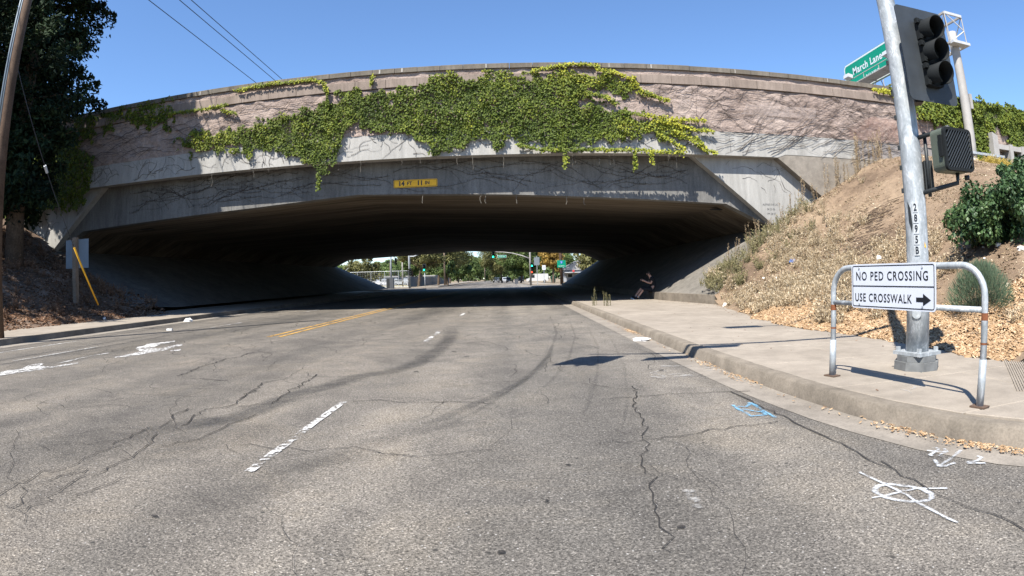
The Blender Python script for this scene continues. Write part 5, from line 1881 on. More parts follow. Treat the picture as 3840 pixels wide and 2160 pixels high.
crumple('paper_scrap', 'faded newspaper scraps against the right kerb beyond the pole shadow', 'litter', 2.35, 10.4, 0.01, 0.20, M['trash_white'], 10, 0.25)
tag(MB().tube([(6.25, 13.7, 0.2), (6.8, 14.1, 0.22)], 0.04, 8).build('plastic_tube', M['trash_white']), 'white tube lying at the edge of the wood chips', 'litter')
tag(MB().box((-9.6, 14.2, 0.03), (0.16, 0.12, 0.05), 0.3).build('carton', M['trash_white']), 'small white carton lying alone in the left lane', 'litter')
random.seed(3)
for k in range(16):
    x = random.uniform(6.3, 11)
    y = random.uniform(5.5, 18)
    if x < float(toe_x(y)) + 0.2: continue
    o = crumple('litter_scrap', 'small pale scrap of litter scattered on the right embankment', 'litter', x, y, float(z_right(x, y)), random.uniform(0.03, 0.07), M['trash_white'], 300 + k, 0.6)
    o['group'] = 'litter scraps scattered on the right embankment'
# dark brush piles on the slope
for k, (x, y, lab) in enumerate(((11.6, 16.2, 'dark heap of dead brush high on the embankment left of the signal pole'), (10.2, 15.0, 'low grey mat of dead brush on the slope above the weeds'))):
    t = thing('brush_pile', lab, 'brush pile', (x, y, float(z_right(x, y))))
    b = MB()
    for q in range(150):
        a_ = random.uniform(-0.5, 0.5)
        cx2, cy2 = x + random.gauss(0, 0.55), y + random.gauss(0, 0.45)
        zc = float(z_right(cx2, cy2)) + random.uniform(0, 0.18)
        L = random.uniform(0.15, 0.5)
        b.tube([(cx2, cy2, zc), (cx2 + L * math.cos(a_), cy2 + L * math.sin(a_), zc + 0.3 * L)], 0.009, 3)
    tag(b.build('twigs', plain('dead_brush', (0.12, 0.085, 0.06), 0.95) if k == 0 else bpy.data.materials['dead_brush'], t), kind='stuff')

# ================================================================ road markings, cracks, stains
def dashline(name, x, y0, y1, w, mat, z=0.008):
    n = max(2, int((y1 - y0) / 0.4))
    return tag(MB().ribbon([(x + 0.006 * random.uniform(-1, 1), y0 + (y1 - y0) * k / n) for k in range(n + 1)], w, z).build(name, mat), kind='structure')


for dx in (-0.14, 0.14):
    dashline('yellow_line', -5.47 + dx, 12.4, 76, 0.10, M['paint_yellow'])
for y0, y1 in ((3.3, 5.55), (11.1, 13.3), (18.8, 20.7), (26, 28.4), (34, 36.4), (42, 44.4), (50, 52.4), (58, 60.4)):
    dashline('lane_dash', -1.72, y0, y1, 0.072 if y0 < 5 else 0.10, M['paint_white'])
for y0, y1 in ((7.4, 10.0), (15.2, 17.4), (23, 25.4)):
    dashline('lane_dash', -8.75, y0, y1, 0.105, M['paint_fade'])
dashline('edge_line', -10.32, 5.5, 11.0, 0.11, M['paint_fade'])
tag(MB().sheet([(-11.2, 78.2), (2.5, 78.2), (2.5, 78.8), (-11.2, 78.8)], 0.008).sheet([(-11.2, 81.5), (2.5, 81.5), (2.5, 82.0), (-11.2, 82.0)], 0.008).build('crosswalk_line', M['paint_white']), kind='structure')
tag(MB().sheet([(-10.8, 76.5), (-6, 76.5), (-6, 77.1), (-10.8, 77.1)], 0.008).build('stop_line', M['paint_white']), kind='structure')
# turn arrows in the left lane, worn thermoplastic
for poly in [[(-7.041, 8.464), (-7.034, 9.04), (-7.105, 9.4), (-7.526, 9.799), (-7.697, 10.098), (-7.69, 10.335), (-7.857, 10.666), (-7.733, 10.967), (-7.629, 11.485), (-7.481, 11.259), (-7.502, 10.741), (-7.36, 10.33), (-7.26, 10.039), (-7.026, 9.903), (-6.962, 10.057), (-7.006, 10.377), (-7.018, 10.852), (-6.828, 10.553), (-6.743, 10.184), (-6.695, 9.762), (-6.66, 9.519), (-6.715, 9.183), (-6.787, 8.716), (-6.973, 8.42)], [(-6.51, 9.608), (-6.437, 9.89), (-6.304, 9.659), (-6.428, 9.509)], [(-7.611, 5.943), (-7.754, 6.236), (-7.801, 6.457), (-7.723, 6.732), (-7.923, 7.058), (-7.94, 7.361), (-7.787, 7.318), (-7.658, 7.094), (-7.36, 7.071), (-7.297, 7.209), (-7.338, 7.456), (-7.26, 7.692), (-7.13, 7.551), (-7.196, 7.24), (-7.235, 6.692), (-7.391, 6.374), (-7.446, 5.981)]]:
    tag(MB().sheet(poly, 0.008).build('turn_arrow', M['paint_white']), kind='structure')
tag(MB().ribbon([(-7.537, 7.486), (-7.586, 7.786), (-7.654, 8.156), (-7.684, 8.58), (-7.625, 9.007)], 0.09, 0.0075).build('turn_arrow', M['paint_fade']), kind='structure')


def chalk(name, strokes, w, mat, z=0.008):
    V, F, T = [], [], []
    w *= 1.15
    for line in strokes:
        P = [Vector(p) for p in line]
        Q = []
        for a_, b_ in zip(P[:-1], P[1:]):
            for t in np.linspace(0, 1, 4)[:-1]: Q.append(a_.lerp(b_, t))
        Q.append(P[-1])
        i0 = len(V)
        for i, p in enumerate(Q):
            d = (Q[min(i + 1, len(Q) - 1)] - Q[max(i - 1, 0)]).normalized()
            nr = Vector((-d.y, d.x))
            ww = w * random.uniform(0.8, 1.2)
            for s_, tn in ((-1, 0), (-0.3, 1), (0.3, 1), (1, 0)):
                q = p + nr * (ww * s_ / 2)
                V.append((q.x, q.y, z))
                T.append(tn)
        for i in range(len(Q) - 1):
            for k in range(3):
                a_ = i0 + i * 4 + k
                F.append((a_, a_ + 4, a_ + 5, a_ + 1))
        z += 0.0004
    return tag(np_mesh(name, np.array(V), np.array(F), mat, None, False, np.array(T)), kind='structure')


C6 = [[(2.043, 2.879), (2.049, 2.782), (2.065, 2.633)], [(2.065, 2.633), (2.116, 2.594), (2.172, 2.535), (2.219, 2.452), (2.214, 2.372), (2.179, 2.323), (2.111, 2.306), (2.027, 2.345), (1.975, 2.401), (1.942, 2.473), (1.939, 2.542), (1.958, 2.591), (2.01, 2.624), (2.08, 2.626)], [(1.873, 2.486), (1.936, 2.476), (2.074, 2.484), (2.191, 2.48), (2.268, 2.437), (2.356, 2.39)], [(2.059, 2.624), (2.071, 2.533), (2.078, 2.425), (2.059, 2.313), (2.066, 2.192), (2.068, 2.071), (2.08, 1.987)]]
chalk('survey_mark', C6[1:2], 0.040, M['chalk'])
chalk('survey_mark', C6[:1] + C6[2:], 0.024, M['chalk'], 0.0085)
C7 = [[(2.729, 3.03), (2.776, 2.966), (2.844, 2.926)], [(2.794, 3.046), (2.83, 3.043), (2.826, 3.009), (2.677, 2.938), (2.68, 2.912)], [(2.864, 2.993), (2.831, 2.934), (2.725, 2.893), (2.748, 2.862)], [(2.945, 2.9), (2.76, 2.804), (2.577, 2.722)], [(2.639, 2.843), (2.574, 2.718), (2.605, 2.7), (2.717, 2.716)], [(2.949, 2.736), (2.957, 2.697), (2.881, 2.661), (2.806, 2.677), (2.787, 2.657), (2.83, 2.635), (2.893, 2.594)]]
chalk('survey_mark', C7, 0.030, M['chalk'])
C8 = [[(1.984, 4.917), (1.97, 4.752), (1.98, 4.588), (1.976, 4.462), (2.114, 4.46), (2.152, 4.657), (2.193, 4.87), (2.145, 4.947)], [(2.01, 4.85), (2.069, 4.8), (2.146, 4.887)], [(2.179, 4.965), (2.162, 4.709), (2.149, 4.346)], [(2.004, 4.739), (2.064, 4.636), (2.133, 4.557)]]
chalk('survey_mark', C8, 0.040, M['chalk_blue'])
C9 = [[(1.934, 7.365), (2.169, 7.289), (2.319, 7.238)], [(1.66, 6.901), (1.731, 6.779), (1.779, 6.525)], [(1.735, 6.93), (1.853, 7.053), (1.865, 6.839)], [(1.827, 6.701), (1.994, 6.698), (2.136, 6.457)], [(1.867, 6.545), (2.0, 6.55), (2.103, 6.613)], [(1.625, 6.617), (1.727, 6.449)], [(2.431, 7.026), (2.641, 6.948), (2.737, 6.638)], [(2.38, 6.824), (2.6, 6.744)], [(0.949, 2.96), (0.943, 2.877), (0.932, 2.686)]]
chalk('survey_mark', C9, 0.07, M['chalk_pale'])
C10 = [[(3.414, 4.257), (3.44, 4.195), (3.408, 4.076)], [(3.503, 4.351), (3.601, 4.37), (3.641, 4.321), (3.58, 4.233), (3.495, 4.21)], [(3.662, 4.333), (3.737, 4.34), (3.731, 4.292), (3.652, 4.239), (3.621, 4.283)]]
chalk('survey_mark', C10, 0.03, M['chalk_pale'], 0.152)


CR = [[(-3.034, 2.177), (-3.054, 2.289), (-3.112, 2.416), (-3.141, 2.506), (-3.109, 2.554), (-3.097, 2.623), (-3.113, 2.72), (-3.124, 2.787), (-3.08, 2.841), (-3.07, 2.947), (-3.038, 3.048), (-3.061, 3.183), (-3.059, 3.277), (-3.068, 3.37), (-3.087, 3.462), (-3.049, 3.537), (-3.022, 3.61)], [(-2.834, 2.213), (-2.904, 2.356), (-3.018, 2.495), (-3.014, 2.557), (-3.001, 2.624), (-2.954, 2.671), (-2.924, 2.722), (-2.931, 2.828), (-2.897, 2.891), (-2.852, 2.943), (-2.869, 3.001)], [(-2.686, 2.167), (-2.71, 2.279), (-2.697, 2.332), (-2.69, 2.387), (-2.725, 2.474), (-2.736, 2.577), (-2.776, 2.715), (-2.788, 2.798), (-2.791, 2.874), (-2.746, 2.924), (-2.74, 3.021), (-2.761, 3.078), (-2.743, 3.151), (-2.756, 3.232), (-2.737, 3.291), (-2.74, 3.38), (-2.743, 3.489), (-2.768, 3.616), (-2.84, 3.755), (-2.874, 3.873), (-2.948, 4.031)], [(-3.058, 4.192), (-3.056, 4.32), (-3.079, 4.447), (-3.146, 4.596), (-3.206, 4.787), (-3.21, 4.974)], [(-2.853, 4.3), (-2.917, 4.545), (-2.981, 4.725), (-2.977, 4.874), (-3.014, 5.02), (-2.919, 5.073), (-2.866, 5.148), (-2.826, 5.221), (-2.863, 5.417), (-2.941, 5.77), (-2.936, 6.051)], [(-2.674, 3.726), (-2.62, 3.762), (-2.598, 3.85), (-2.561, 3.873), (-2.51, 3.936), (-2.508, 4.065), (-2.471, 4.207), (-2.481, 4.321), (-2.467, 4.396), (-2.424, 4.656), (-2.39, 4.879)], [(-4.53, 6.856), (-4.558, 7.006), (-4.538, 7.159), (-4.686, 7.594), (-4.684, 7.835), (-4.666, 8.105), (-4.712, 8.412), (-4.718, 8.659), (-4.6, 8.93), (-4.647, 9.289), (-4.626, 9.579)], [(-3.099, 3.582), (-3.099, 3.71), (-3.13, 3.903), (-3.158, 4.061), (-3.158, 4.186)], [(-4.216, 6.636), (-3.996, 6.657), (-3.777, 6.632), (-3.611, 6.619)], [(-2.567, 2.547), (-2.557, 2.657), (-2.522, 2.726), (-2.511, 2.841), (-2.454, 2.978)], [(-2.732, 5.221), (-2.633, 5.207), (-2.578, 5.313), (-2.507, 5.357), (-2.437, 5.368), (-2.475, 5.599), (-2.517, 5.811), (-2.499, 6.005), (-2.513, 6.249), (-2.48, 6.294), (-2.56, 6.645), (-2.525, 6.84), (-2.596, 7.251)], [(-2.922, 5.601), (-2.949, 5.825), (-2.978, 6.064), (-2.988, 6.234), (-3.084, 6.541), (-2.981, 6.748), (-2.895, 6.808)], [(-1.631, 5.581), (-1.484, 5.608), (-1.295, 5.628), (-1.113, 5.536), (-1.007, 5.536), (-0.806, 5.515), (-0.618, 5.588), (-0.417, 5.534), (-0.18, 5.455)], [(-2.063, 3.876), (-2.004, 3.897), (-1.929, 3.905), (-1.852, 3.883), (-1.776, 3.861), (-1.711, 3.887), (-1.639, 3.868), (-1.567, 3.845), (-1.502, 3.838), (-1.412, 3.877), (-1.326, 3.93), (-1.242, 3.956), (-1.168, 3.981), (-1.089, 3.947), (-1.016, 3.892), (-0.919, 3.85), (-0.828, 3.824), (-0.749, 3.803), (-0.665, 3.799), (-0.575, 3.81), (-0.484, 3.817), (-0.404, 3.847), (-0.335, 3.908), (-0.251, 3.905), (-0.168, 3.917)], [(0.859, 5.502), (1.24, 5.542), (1.38, 5.558), (1.529, 5.599), (1.72, 5.577), (1.912, 5.551), (2.141, 5.501), (2.389, 5.453)], [(0.578, 4.001), (0.897, 3.989), (0.95, 4.005), (1.008, 4.035), (1.114, 4.053), (1.218, 4.055), (1.311, 4.087), (1.412, 4.136), (1.553, 4.162), (1.698, 4.19), (1.933, 4.195), (2.112, 4.217)], [(0.921, 3.984), (0.868, 3.762), (0.83, 3.559), (0.802, 3.454), (0.789, 3.301), (0.767, 3.137), (0.765, 3.026), (0.726, 2.831), (0.702, 2.619), (0.681, 2.493), (0.672, 2.39), (0.657, 2.239)], [(1.277, 6.109), (1.202, 5.552), (1.114, 5.203), (1.063, 4.689), (1.026, 4.426), (0.931, 4.053)]]
KB = [[(2.182, 5.494), (2.193, 5.301), (2.201, 5.113), (2.205, 4.806), (2.231, 4.572), (2.233, 4.363), (2.225, 4.171), (2.238, 3.962), (2.25, 3.767), (2.257, 3.559), (2.262, 3.381), (2.247, 3.233), (2.232, 3.094), (2.258, 2.973), (2.267, 2.836)], [(2.286, 3.005), (2.279, 2.903), (2.272, 2.819), (2.243, 2.709), (2.252, 2.611), (2.239, 2.503), (2.248, 2.412), (2.249, 2.328), (2.257, 2.22), (2.265, 2.115), (2.298, 2.041), (2.318, 1.954), (2.318, 1.832), (2.318, 1.696)]]
random.seed(31)


def wiggle(line, amp, step=0.12):
    out = []
    P = [Vector(p) for p in line]
    for a_, b_ in zip(P[:-1], P[1:]):
        L = (b_ - a_).length
        m = max(1, min(30, int(L / step)))
        for k in range(m):
            q = a_.lerp(b_, k / m)
            out.append((q.x + random.gauss(0, amp), q.y + random.gauss(0, amp)))
    out.append(tuple(P[-1]))
    return out


cb = MB()
for line in CR:
    q = wiggle(line, 0.018, 0.07)
    dist = Vector(q[0]).length
    cb.ribbon(q, [random.uniform(0.0014, 0.0032) * max(3.0, math.hypot(*p)) for p in q], 0.0095)
    cb.v = cb.v
for line in KB:
    q = wiggle(line, 0.012, 0.08)
    cb.ribbon(q, [random.uniform(0.002, 0.0045) * max(3.0, math.hypot(*p)) for p in q], 0.0095)
# hairline cracks
for k in range(230):
    x, y = random.uniform(-9, 2), random.uniform(2.2, 22)
    a_ = random.uniform(0, 6.28)
    line = [(x, y)]
    for _ in range(random.randint(5, 16)):
        a_ += random.uniform(-0.6, 0.6)
        x += 0.12 * math.cos(a_)
        y += 0.16 * math.sin(a_)
        if x > 2.3: break
        line.append((x, y))
    if len(line) > 3: cb.ribbon(line, [random.uniform(0.0005, 0.0011) * max(3.0, math.hypot(*p)) for p in line], 0.0095)
tag(cb.build('road_cracks', M['crack']), kind='structure')


def soft_ribbon(V, F, T, line, w, z, amt=1.0):
    P = [Vector(p) for p in line]
    i0 = len(V)
    n = len(P)
    for i, p in enumerate(P):
        d = (P[min(i + 1, n - 1)] - P[max(i - 1, 0)]).normalized()
        nr = Vector((-d.y, d.x))
        e = amt * min(1, i / max(1, n * 0.12), (n - 1 - i) / max(1, n * 0.12))
        for s_, tn in ((-1, 0), (-0.4, 1), (0.4, 1), (1, 0)):
            q = p + nr * (w * s_ / 2)
            V.append((q.x, q.y, z))
            T.append(tn * e)
    for i in range(n - 1):
        for k in range(3):
            a_ = i0 + i * 4 + k
            F.append((a_, a_ + 4, a_ + 5, a_ + 1))


V, F, T = [], [], []
ST = [([(-3.212, 3.838), (-3.024, 4.188), (-2.764, 4.462), (-2.514, 4.785), (-2.436, 5.401), (-2.361, 5.982), (-2.132, 6.495), (-1.984, 7.168), (-1.648, 7.489), (-1.443, 8.075), (-1.354, 8.756), (-1.295, 9.921), (-1.3, 11.439), (-1.399, 13.172), (-1.597, 15.088)], 0.42, 1.0), ([(-3.487, 3.119), (-3.218, 3.482), (-2.767, 3.809), (-2.498, 4.234), (-2.386, 4.809)], 1.3, 0.5), ([(1.155, 17.225), (0.931, 12.292), (0.537, 8.776), (0.217, 7.113), (-0.044, 6.118), (-0.312, 5.248), (-0.613, 4.496)], 0.07, 0.5), ([(1.653, 17.03), (1.257, 11.628), (0.794, 8.286), (0.451, 6.695), (0.14, 5.616)], 0.06, 0.4), ([(1.821, 14.075), (1.439, 9.748), (1.038, 7.051), (0.733, 5.519), (0.524, 4.609)], 0.05, 0.4), ([(1.994, 11.956), (1.481, 7.602), (1.1, 5.44), (0.834, 4.38)], 0.05, 0.35), ([(-0.818, 4.624), (-0.658, 4.853), (-0.544, 5.1), (-0.375, 5.483), (-0.19, 5.85), (0.045, 6.499), (0.317, 7.518), (0.537, 8.776), (0.685, 10.352)], 0.16, 0.8), ([(-1.711, 3.278), (-1.454, 3.441), (-1.249, 3.679), (-1.138, 3.984), (-0.907, 4.33), (-0.629, 4.624), (-0.377, 4.94)], 0.3, 0.4), ([(-1.805, 2.645), (-1.608, 2.946), (-1.442, 3.177), (-1.303, 3.552), (-1.104, 3.852)], 0.5, 0.4)]
zz_ = 0.0035
for line, w, a_ in ST:
    zz_ += 0.0004
    q = []
    P = [Vector(p) for p in line]
    for u1, u2 in zip(P[:-1], P[1:]):
        for t in np.linspace(0, 1, 6)[:-1]: q.append(u1.lerp(u2, t))
    q.append(P[-1])
    soft_ribbon(V, F, T, [tuple(p) for p in q], w, zz_, a_)
# faint arcs from turning wheels and oil spots
for k in range(0):
    cx2 = random.uniform(0.0, 1.3)
    line = [(cx2 - 0.55 * math.sin(t * 0.10) + 0.0016 * (t - 10) ** 2, 4.5 + t * 0.42) for t in range(26)]
    zz_ += 0.0001
    soft_ribbon(V, F, T, line, 0.05, zz_, 0.35)
tag(np_mesh('tyre_stains', np.array(V), np.array(F), M['stain'], None, False, np.array(T)), kind='structure')
b = MB()
for px_, py_, r_ in [(0.33, 3.538, 0.045), (0.777, 2.488, 0.06), (-0.074, 2.335, 0.05), (-1.269, 4.594, 0.035), (1.851, 7.041, 0.1), (-1.29, 7.478, 0.09), (3.996, 7.767, 0.1), (-1.904, 2.453, 0.05), (0.159, 2.945, 0.03), (-1.001, 9.54, 0.12), (-0.725, 8.851, 0.1), (1.887, 12.047, 0.15)]:
    r_ *= 0.42
    b.sheet([(px_ + r_ * random.uniform(.7, 1.2) * math.cos(t), py_ + r_ * random.uniform(.5, 1.0) * math.sin(t)) for t in np.linspace(0, 6.1, 12)], 0.0098)
tag(b.build('oil_spots', M['crack']), kind='structure')

# ================================================================ person sitting on the toe wall in the shade
def skin_body(name, joints, edges, radii, mat, parent, root=0, sub=2):
    me = bpy.data.meshes.new(name)
    off = ORG[parent]
    me.from_pydata([tuple(Vector(j) - off) for j in joints], edges, [])
    o = link(name, me, mat, parent, True, off)
    sk = o.modifiers.new('skin', 'SKIN')
    lay = me.skin_vertices[0] if me.skin_vertices else None
    if lay is None:
        me.skin_vertices  # layer is made with the modifier
    for i, r_ in enumerate(radii):
        me.skin_vertices[0].data[i].radius = (r_, r_) if not hasattr(r_, '__len__') else r_
        me.skin_vertices[0].data[i].use_root = (i == root)
    sk.use_smooth_shade = True
    s = o.modifiers.new('sub', 'SUBSURF')
    s.levels = sub
    s.render_levels = sub
    dg = bpy.context.evaluated_depsgraph_get()
    me2 = bpy.data.meshes.new_from_object(o.evaluated_get(dg))
    o.modifiers.clear()
    o.data = me2
    if not me2.materials: me2.materials.append(mat)
    return o


PXp, PYp = 6.22, 25.2
Z0 = 0.47
per = thing('person', 'person in black t-shirt and dark knee shorts sitting on the toe wall under the bridge', 'person', (PXp, PYp, 0.14))


def pj(x, y, z): return (PXp + x, PYp + y, z)


J = [pj(0.02, 0, 0.60), pj(0.05, 0, 0.78), pj(0.03, 0, 0.96), pj(-0.03, 0, 1.10), pj(-0.09, 0, 1.17), pj(-0.13, 0, 1.245), pj(-0.15, 0, 1.32),
     pj(-0.02, -0.17, 1.04), pj(-0.10, -0.22, 0.84), pj(-0.34, -0.14, 0.93), pj(-0.40, -0.12, 0.955),
     pj(-0.02, 0.17, 1.04), pj(-0.10, 0.22, 0.84), pj(-0.34, 0.02, 0.97), pj(-0.40, -0.02, 0.99),
     pj(-0.08, -0.10, 0.56), pj(-0.42, -0.14, 0.60), pj(-0.66, -0.16, 0.30), pj(-0.72, -0.16, 0.22),
     pj(-0.08, 0.10, 0.56), pj(-0.44, 0.12, 0.66), pj(-0.70, 0.14, 0.34), pj(-0.76, 0.14, 0.26)]
E_ = [(0, 1), (1, 2), (2, 3), (3, 4), (4, 5), (5, 6), (3, 7), (7, 8), (8, 9), (9, 10), (3, 11), (11, 12), (12, 13), (13, 14), (0, 15), (15, 16), (16, 17), (17, 18), (0, 19), (19, 20), (20, 21), (21, 22)]
Rd = [0.12, 0.12, 0.13, 0.10, 0.055, 0.085, 0.075, 0.05, 0.042, 0.032, 0.03, 0.05, 0.042, 0.032, 0.03, 0.08, 0.062, 0.045, 0.04, 0.08, 0.062, 0.045, 0.04]
body = skin_body('body', J, E_, Rd, M['skin'], per, 0, 2)
skin_body('shirt', [pj(0.02, 0, 0.62), pj(0.05, 0, 0.78), pj(0.03, 0, 0.96), pj(-0.02, 0, 1.09), pj(-0.06, 0, 1.13), pj(-0.01, -0.18, 1.04), pj(-0.06, -0.215, 0.92), pj(-0.01, 0.18, 1.04), pj(-0.06, 0.215, 0.92)], [(0, 1), (1, 2), (2, 3), (3, 4), (3, 5), (5, 6), (3, 7), (7, 8)], [0.145, 0.145, 0.155, 0.11, 0.07, 0.072, 0.065, 0.072, 0.065], M['cloth_black'], per)
skin_body('shorts', [pj(0.02, 0, 0.60), pj(-0.08, -0.10, 0.575), pj(-0.42, -0.14, 0.60), pj(-0.47, -0.143, 0.545), pj(-0.08, 0.10, 0.575), pj(-0.44, 0.12, 0.66), pj(-0.49, 0.123, 0.60)], [(0, 1), (1, 2), (2, 3), (0, 4), (4, 5), (5, 6)], [0.14, 0.10, 0.085, 0.08, 0.10, 0.085, 0.08], M['cloth_black'], per)
for (kx, ky, kz) in ((-0.72, -0.16, 0.20), (-0.76, 0.14, 0.24)):
    skin_body('sock', [pj(kx + 0.08, ky, kz + 0.12), pj(kx + 0.02, ky, kz + 0.02)], [(0, 1)], [0.052, 0.05], M['cloth_grey'], per, 0, 1)
    sh = skin_body('shoe', [pj(kx + 0.03, ky, kz - 0.03), pj(kx - 0.07, ky, kz - 0.01), pj(kx - 0.17, ky, kz + 0.03)], [(0, 1), (1, 2)], [0.055, 0.05, 0.04], M['cloth_black'], per, 0, 1)
    MB().box(pj(kx - 0.07, ky, kz - 0.065), (0.29, 0.10, 0.03), 0, 0, 0.2).build('sole', M['sole'], per)
# hair, ears, nose, eyes
hd = Vector(pj(-0.145, 0, 1.275))
b = MB()
for i in range(1, 7):
    for k in range(14):
        pass
vs, fs = [], []
for i in range(8):
    th_ = math.pi * 0.62 * i / 7
    for k in range(14):
        a_ = 2 * math.pi * k / 14
        p = Vector((math.sin(th_) * math.cos(a_) * 0.106, math.sin(th_) * math.sin(a_) * 0.092, math.cos(th_) * 0.11))
        p = Matrix.Rotation(0.55, 3, 'Y') @ p
        vs.append(hd + p + Vector((0.008, 0, 0.012)))
for i in range(7):
    for k in range(14):
        fs.append((i * 14 + k, (i + 1) * 14 + k, (i + 1) * 14 + (k + 1) % 14, i * 14 + (k + 1) % 14))
b.add(vs, fs).build('hair', M['hair'], per, True)
MB().tube([hd + Vector((-0.085, 0, 0.01)), hd + Vector((-0.112, 0, -0.02)), hd + Vector((-0.09, 0, -0.03))], [0.008, 0.014, 0.01], 6).build('nose', M['skin'], per, True)
for s_ in (-1, 1):
    MB().tube([hd + Vector((0.0, s_ * 0.088, 0.02)), hd + Vector((0.005, s_ * 0.098, -0.02))], [0.016, 0.012], 6).build('ear', M['skin'], per, True)
    MB().tube([hd + Vector((-0.080, s_ * 0.032, 0.018)), hd + Vector((-0.088, s_ * 0.032, 0.018))], 0.010, 6).build('eye', M['sign_black'], per)
MB().box(hd + Vector((-0.088, 0, -0.048)), (0.012, 0.045, 0.008)).build('mouth', plain('lips', (0.25, 0.09, 0.07), 0.6), per)
for s_, wx, wy, wz in ((-1, -0.40, -0.12, 0.955), (1, -0.40, -0.02, 0.99)):
    hnd = MB()
    c_ = Vector(pj(wx, wy, wz))
    hnd.tube([c_, c_ + Vector((-0.04, 0, 0.02)), c_ + Vector((-0.08, 0, 0.035))], [0.028, 0.038, 0.034], 8)
    ho = hnd.build('hand', M['skin'], per, True)
    for q, L in enumerate((0.055, 0.065, 0.062, 0.05)):
        f0 = c_ + Vector((-0.085, 0.024 - 0.016 * q, 0.038))
        MB().tube([f0, f0 + Vector((-L * 0.6, 0, 0.01)), f0 + Vector((-L * 0.85, 0, -L * 0.45))], [0.009, 0.008, 0.006], 6).build('finger', M['skin'], ho, True)
    f0 = c_ + Vector((-0.035, -s_ * 0.03, 0.03))
    MB().tube([f0, f0 + Vector((-0.03, -s_ * 0.012, 0.025)), f0 + Vector((-0.055, -s_ * 0.006, 0.03))], [0.011, 0.009, 0.007], 6).build('thumb', M['skin'], ho, True)
ph = MB().box(pj(-0.50, -0.08, 1.02), (0.012, 0.075, 0.15), 0, 0, -0.4).build('phone', M['glass_dark'])
tag(ph, 'dark phone held in both hands by the seated person', 'phone')

# ================================================================ beyond the bridge
def place_trees():
    T = []
    specs = [
        # label, x, y, H, crown(cx,cy,cz,rx,ry,rz), mat, clumps, leaves
        ('olive-green street tree left of the road with a pale leaning trunk', -17.3, 106, 11, (1.0, 0, 6.6, 5.0, 4, 3.6), 'tree_olive', 60, 9000),
        ('dark green dense tree behind the left signal pole', -21.0, 121, 12, (0, 0, 6.6, 3.4, 3, 4.2), 'tree_green', 46, 6500),
        ('broad olive tree over the wooden utility pole left of the road', -15.6, 122, 13, (0.5, 0, 7.6, 4.6, 4, 4.2), 'tree_olive', 60, 8500),
        ('tall mid-green tree nearest the gap of sky on the left of the road', -16.3, 142, 15, (0.6, 0, 8.4, 5.2, 4, 5.0), 'tree_olive', 60, 8500),
        ('rounded tree far along the left side fence', -18.0, 168, 14, (0, 0, 7.0, 5.0, 4, 4.6), 'tree_green', 46, 6000),
        ('small far tree in the row on the left of the road', -19.0, 205, 13, (0, 0, 6.0, 5.0, 4, 4.6), 'tree_green', 40, 4500),
        ('big bright green tree behind the signal arm on the right', 2.2, 138, 13, (1.0, 0, 6.2, 5.6, 4.5, 4.8), 'tree_green', 80, 14000),
        ('brownish olive tree right of the gap of sky', -2.8, 165, 16, (-1.0, 0, 7.8, 5.2, 4.5, 5.6), 'tree_olive', 60, 9000),
        ('golden yellow tree behind the dark pole on the right', 9.0, 125, 11, (0, 0, 6.0, 2.6, 2.6, 3.2), 'tree_gold', 40, 5000),
        ('dark green tree behind the golden tree on the right', 12.8, 150, 13, (0, 0, 7.4, 4.2, 3.5, 4.0), 'tree_green', 40, 5000),
        ('leafy tree at the right rim of the tunnel opening', 14.5, 112, 9, (0.8, 0, 4.4, 2.6, 2.4, 2.8), 'tree_olive', 40, 5000),
        ('far dark tree closing the road between the two tree rows', -9.5, 330, 16, (0, 0, 8, 10, 6, 6.5), 'tree_green', 50, 5000),
        ('second far tree closing the road on the left', -24, 320, 16, (0, 0, 8, 9, 6, 6.5), 'tree_green', 50, 5000),
        ('rounded olive shrub tree at the left rim of the tunnel opening', -29.5, 112, 6, (0, 0, 3.4, 3.6, 3, 2.7), 'tree_olive', 40, 5000),
        ('low far tree beyond the sports field at far left', -62, 260, 9, (0, 0, 5.0, 14, 6, 3.8), 'tree_green', 50, 5000),
        ('low far tree beyond the sports field near the left signal pole', -40, 260, 9, (0, 0, 4.6, 12, 6, 3.4), 'tree_green', 50, 5000),
        ('small bright tree between the parked cars and the road on the left', -13.4, 120, 5, (0, 0, 3.4, 2.0, 2.0, 1.7), 'tree_green', 30, 3000),
    ]
    for k, (lab, x, y, H, cr, mt, nc, nl) in enumerate(specs):
        cr = (cr[0], cr[1], cr[2], cr[3] * 1.18, cr[4] * 1.1, cr[5] * 1.15)
        leafy_tree('street_tree', lab, 'tree', (x, y, 0.0), H, cr, mt, int(nc * 1.3), int(nl * 1.8), 0.30 if y < 200 else 0.6, 500 + k, 0.28, 0.32, 'trees beyond the bridge')


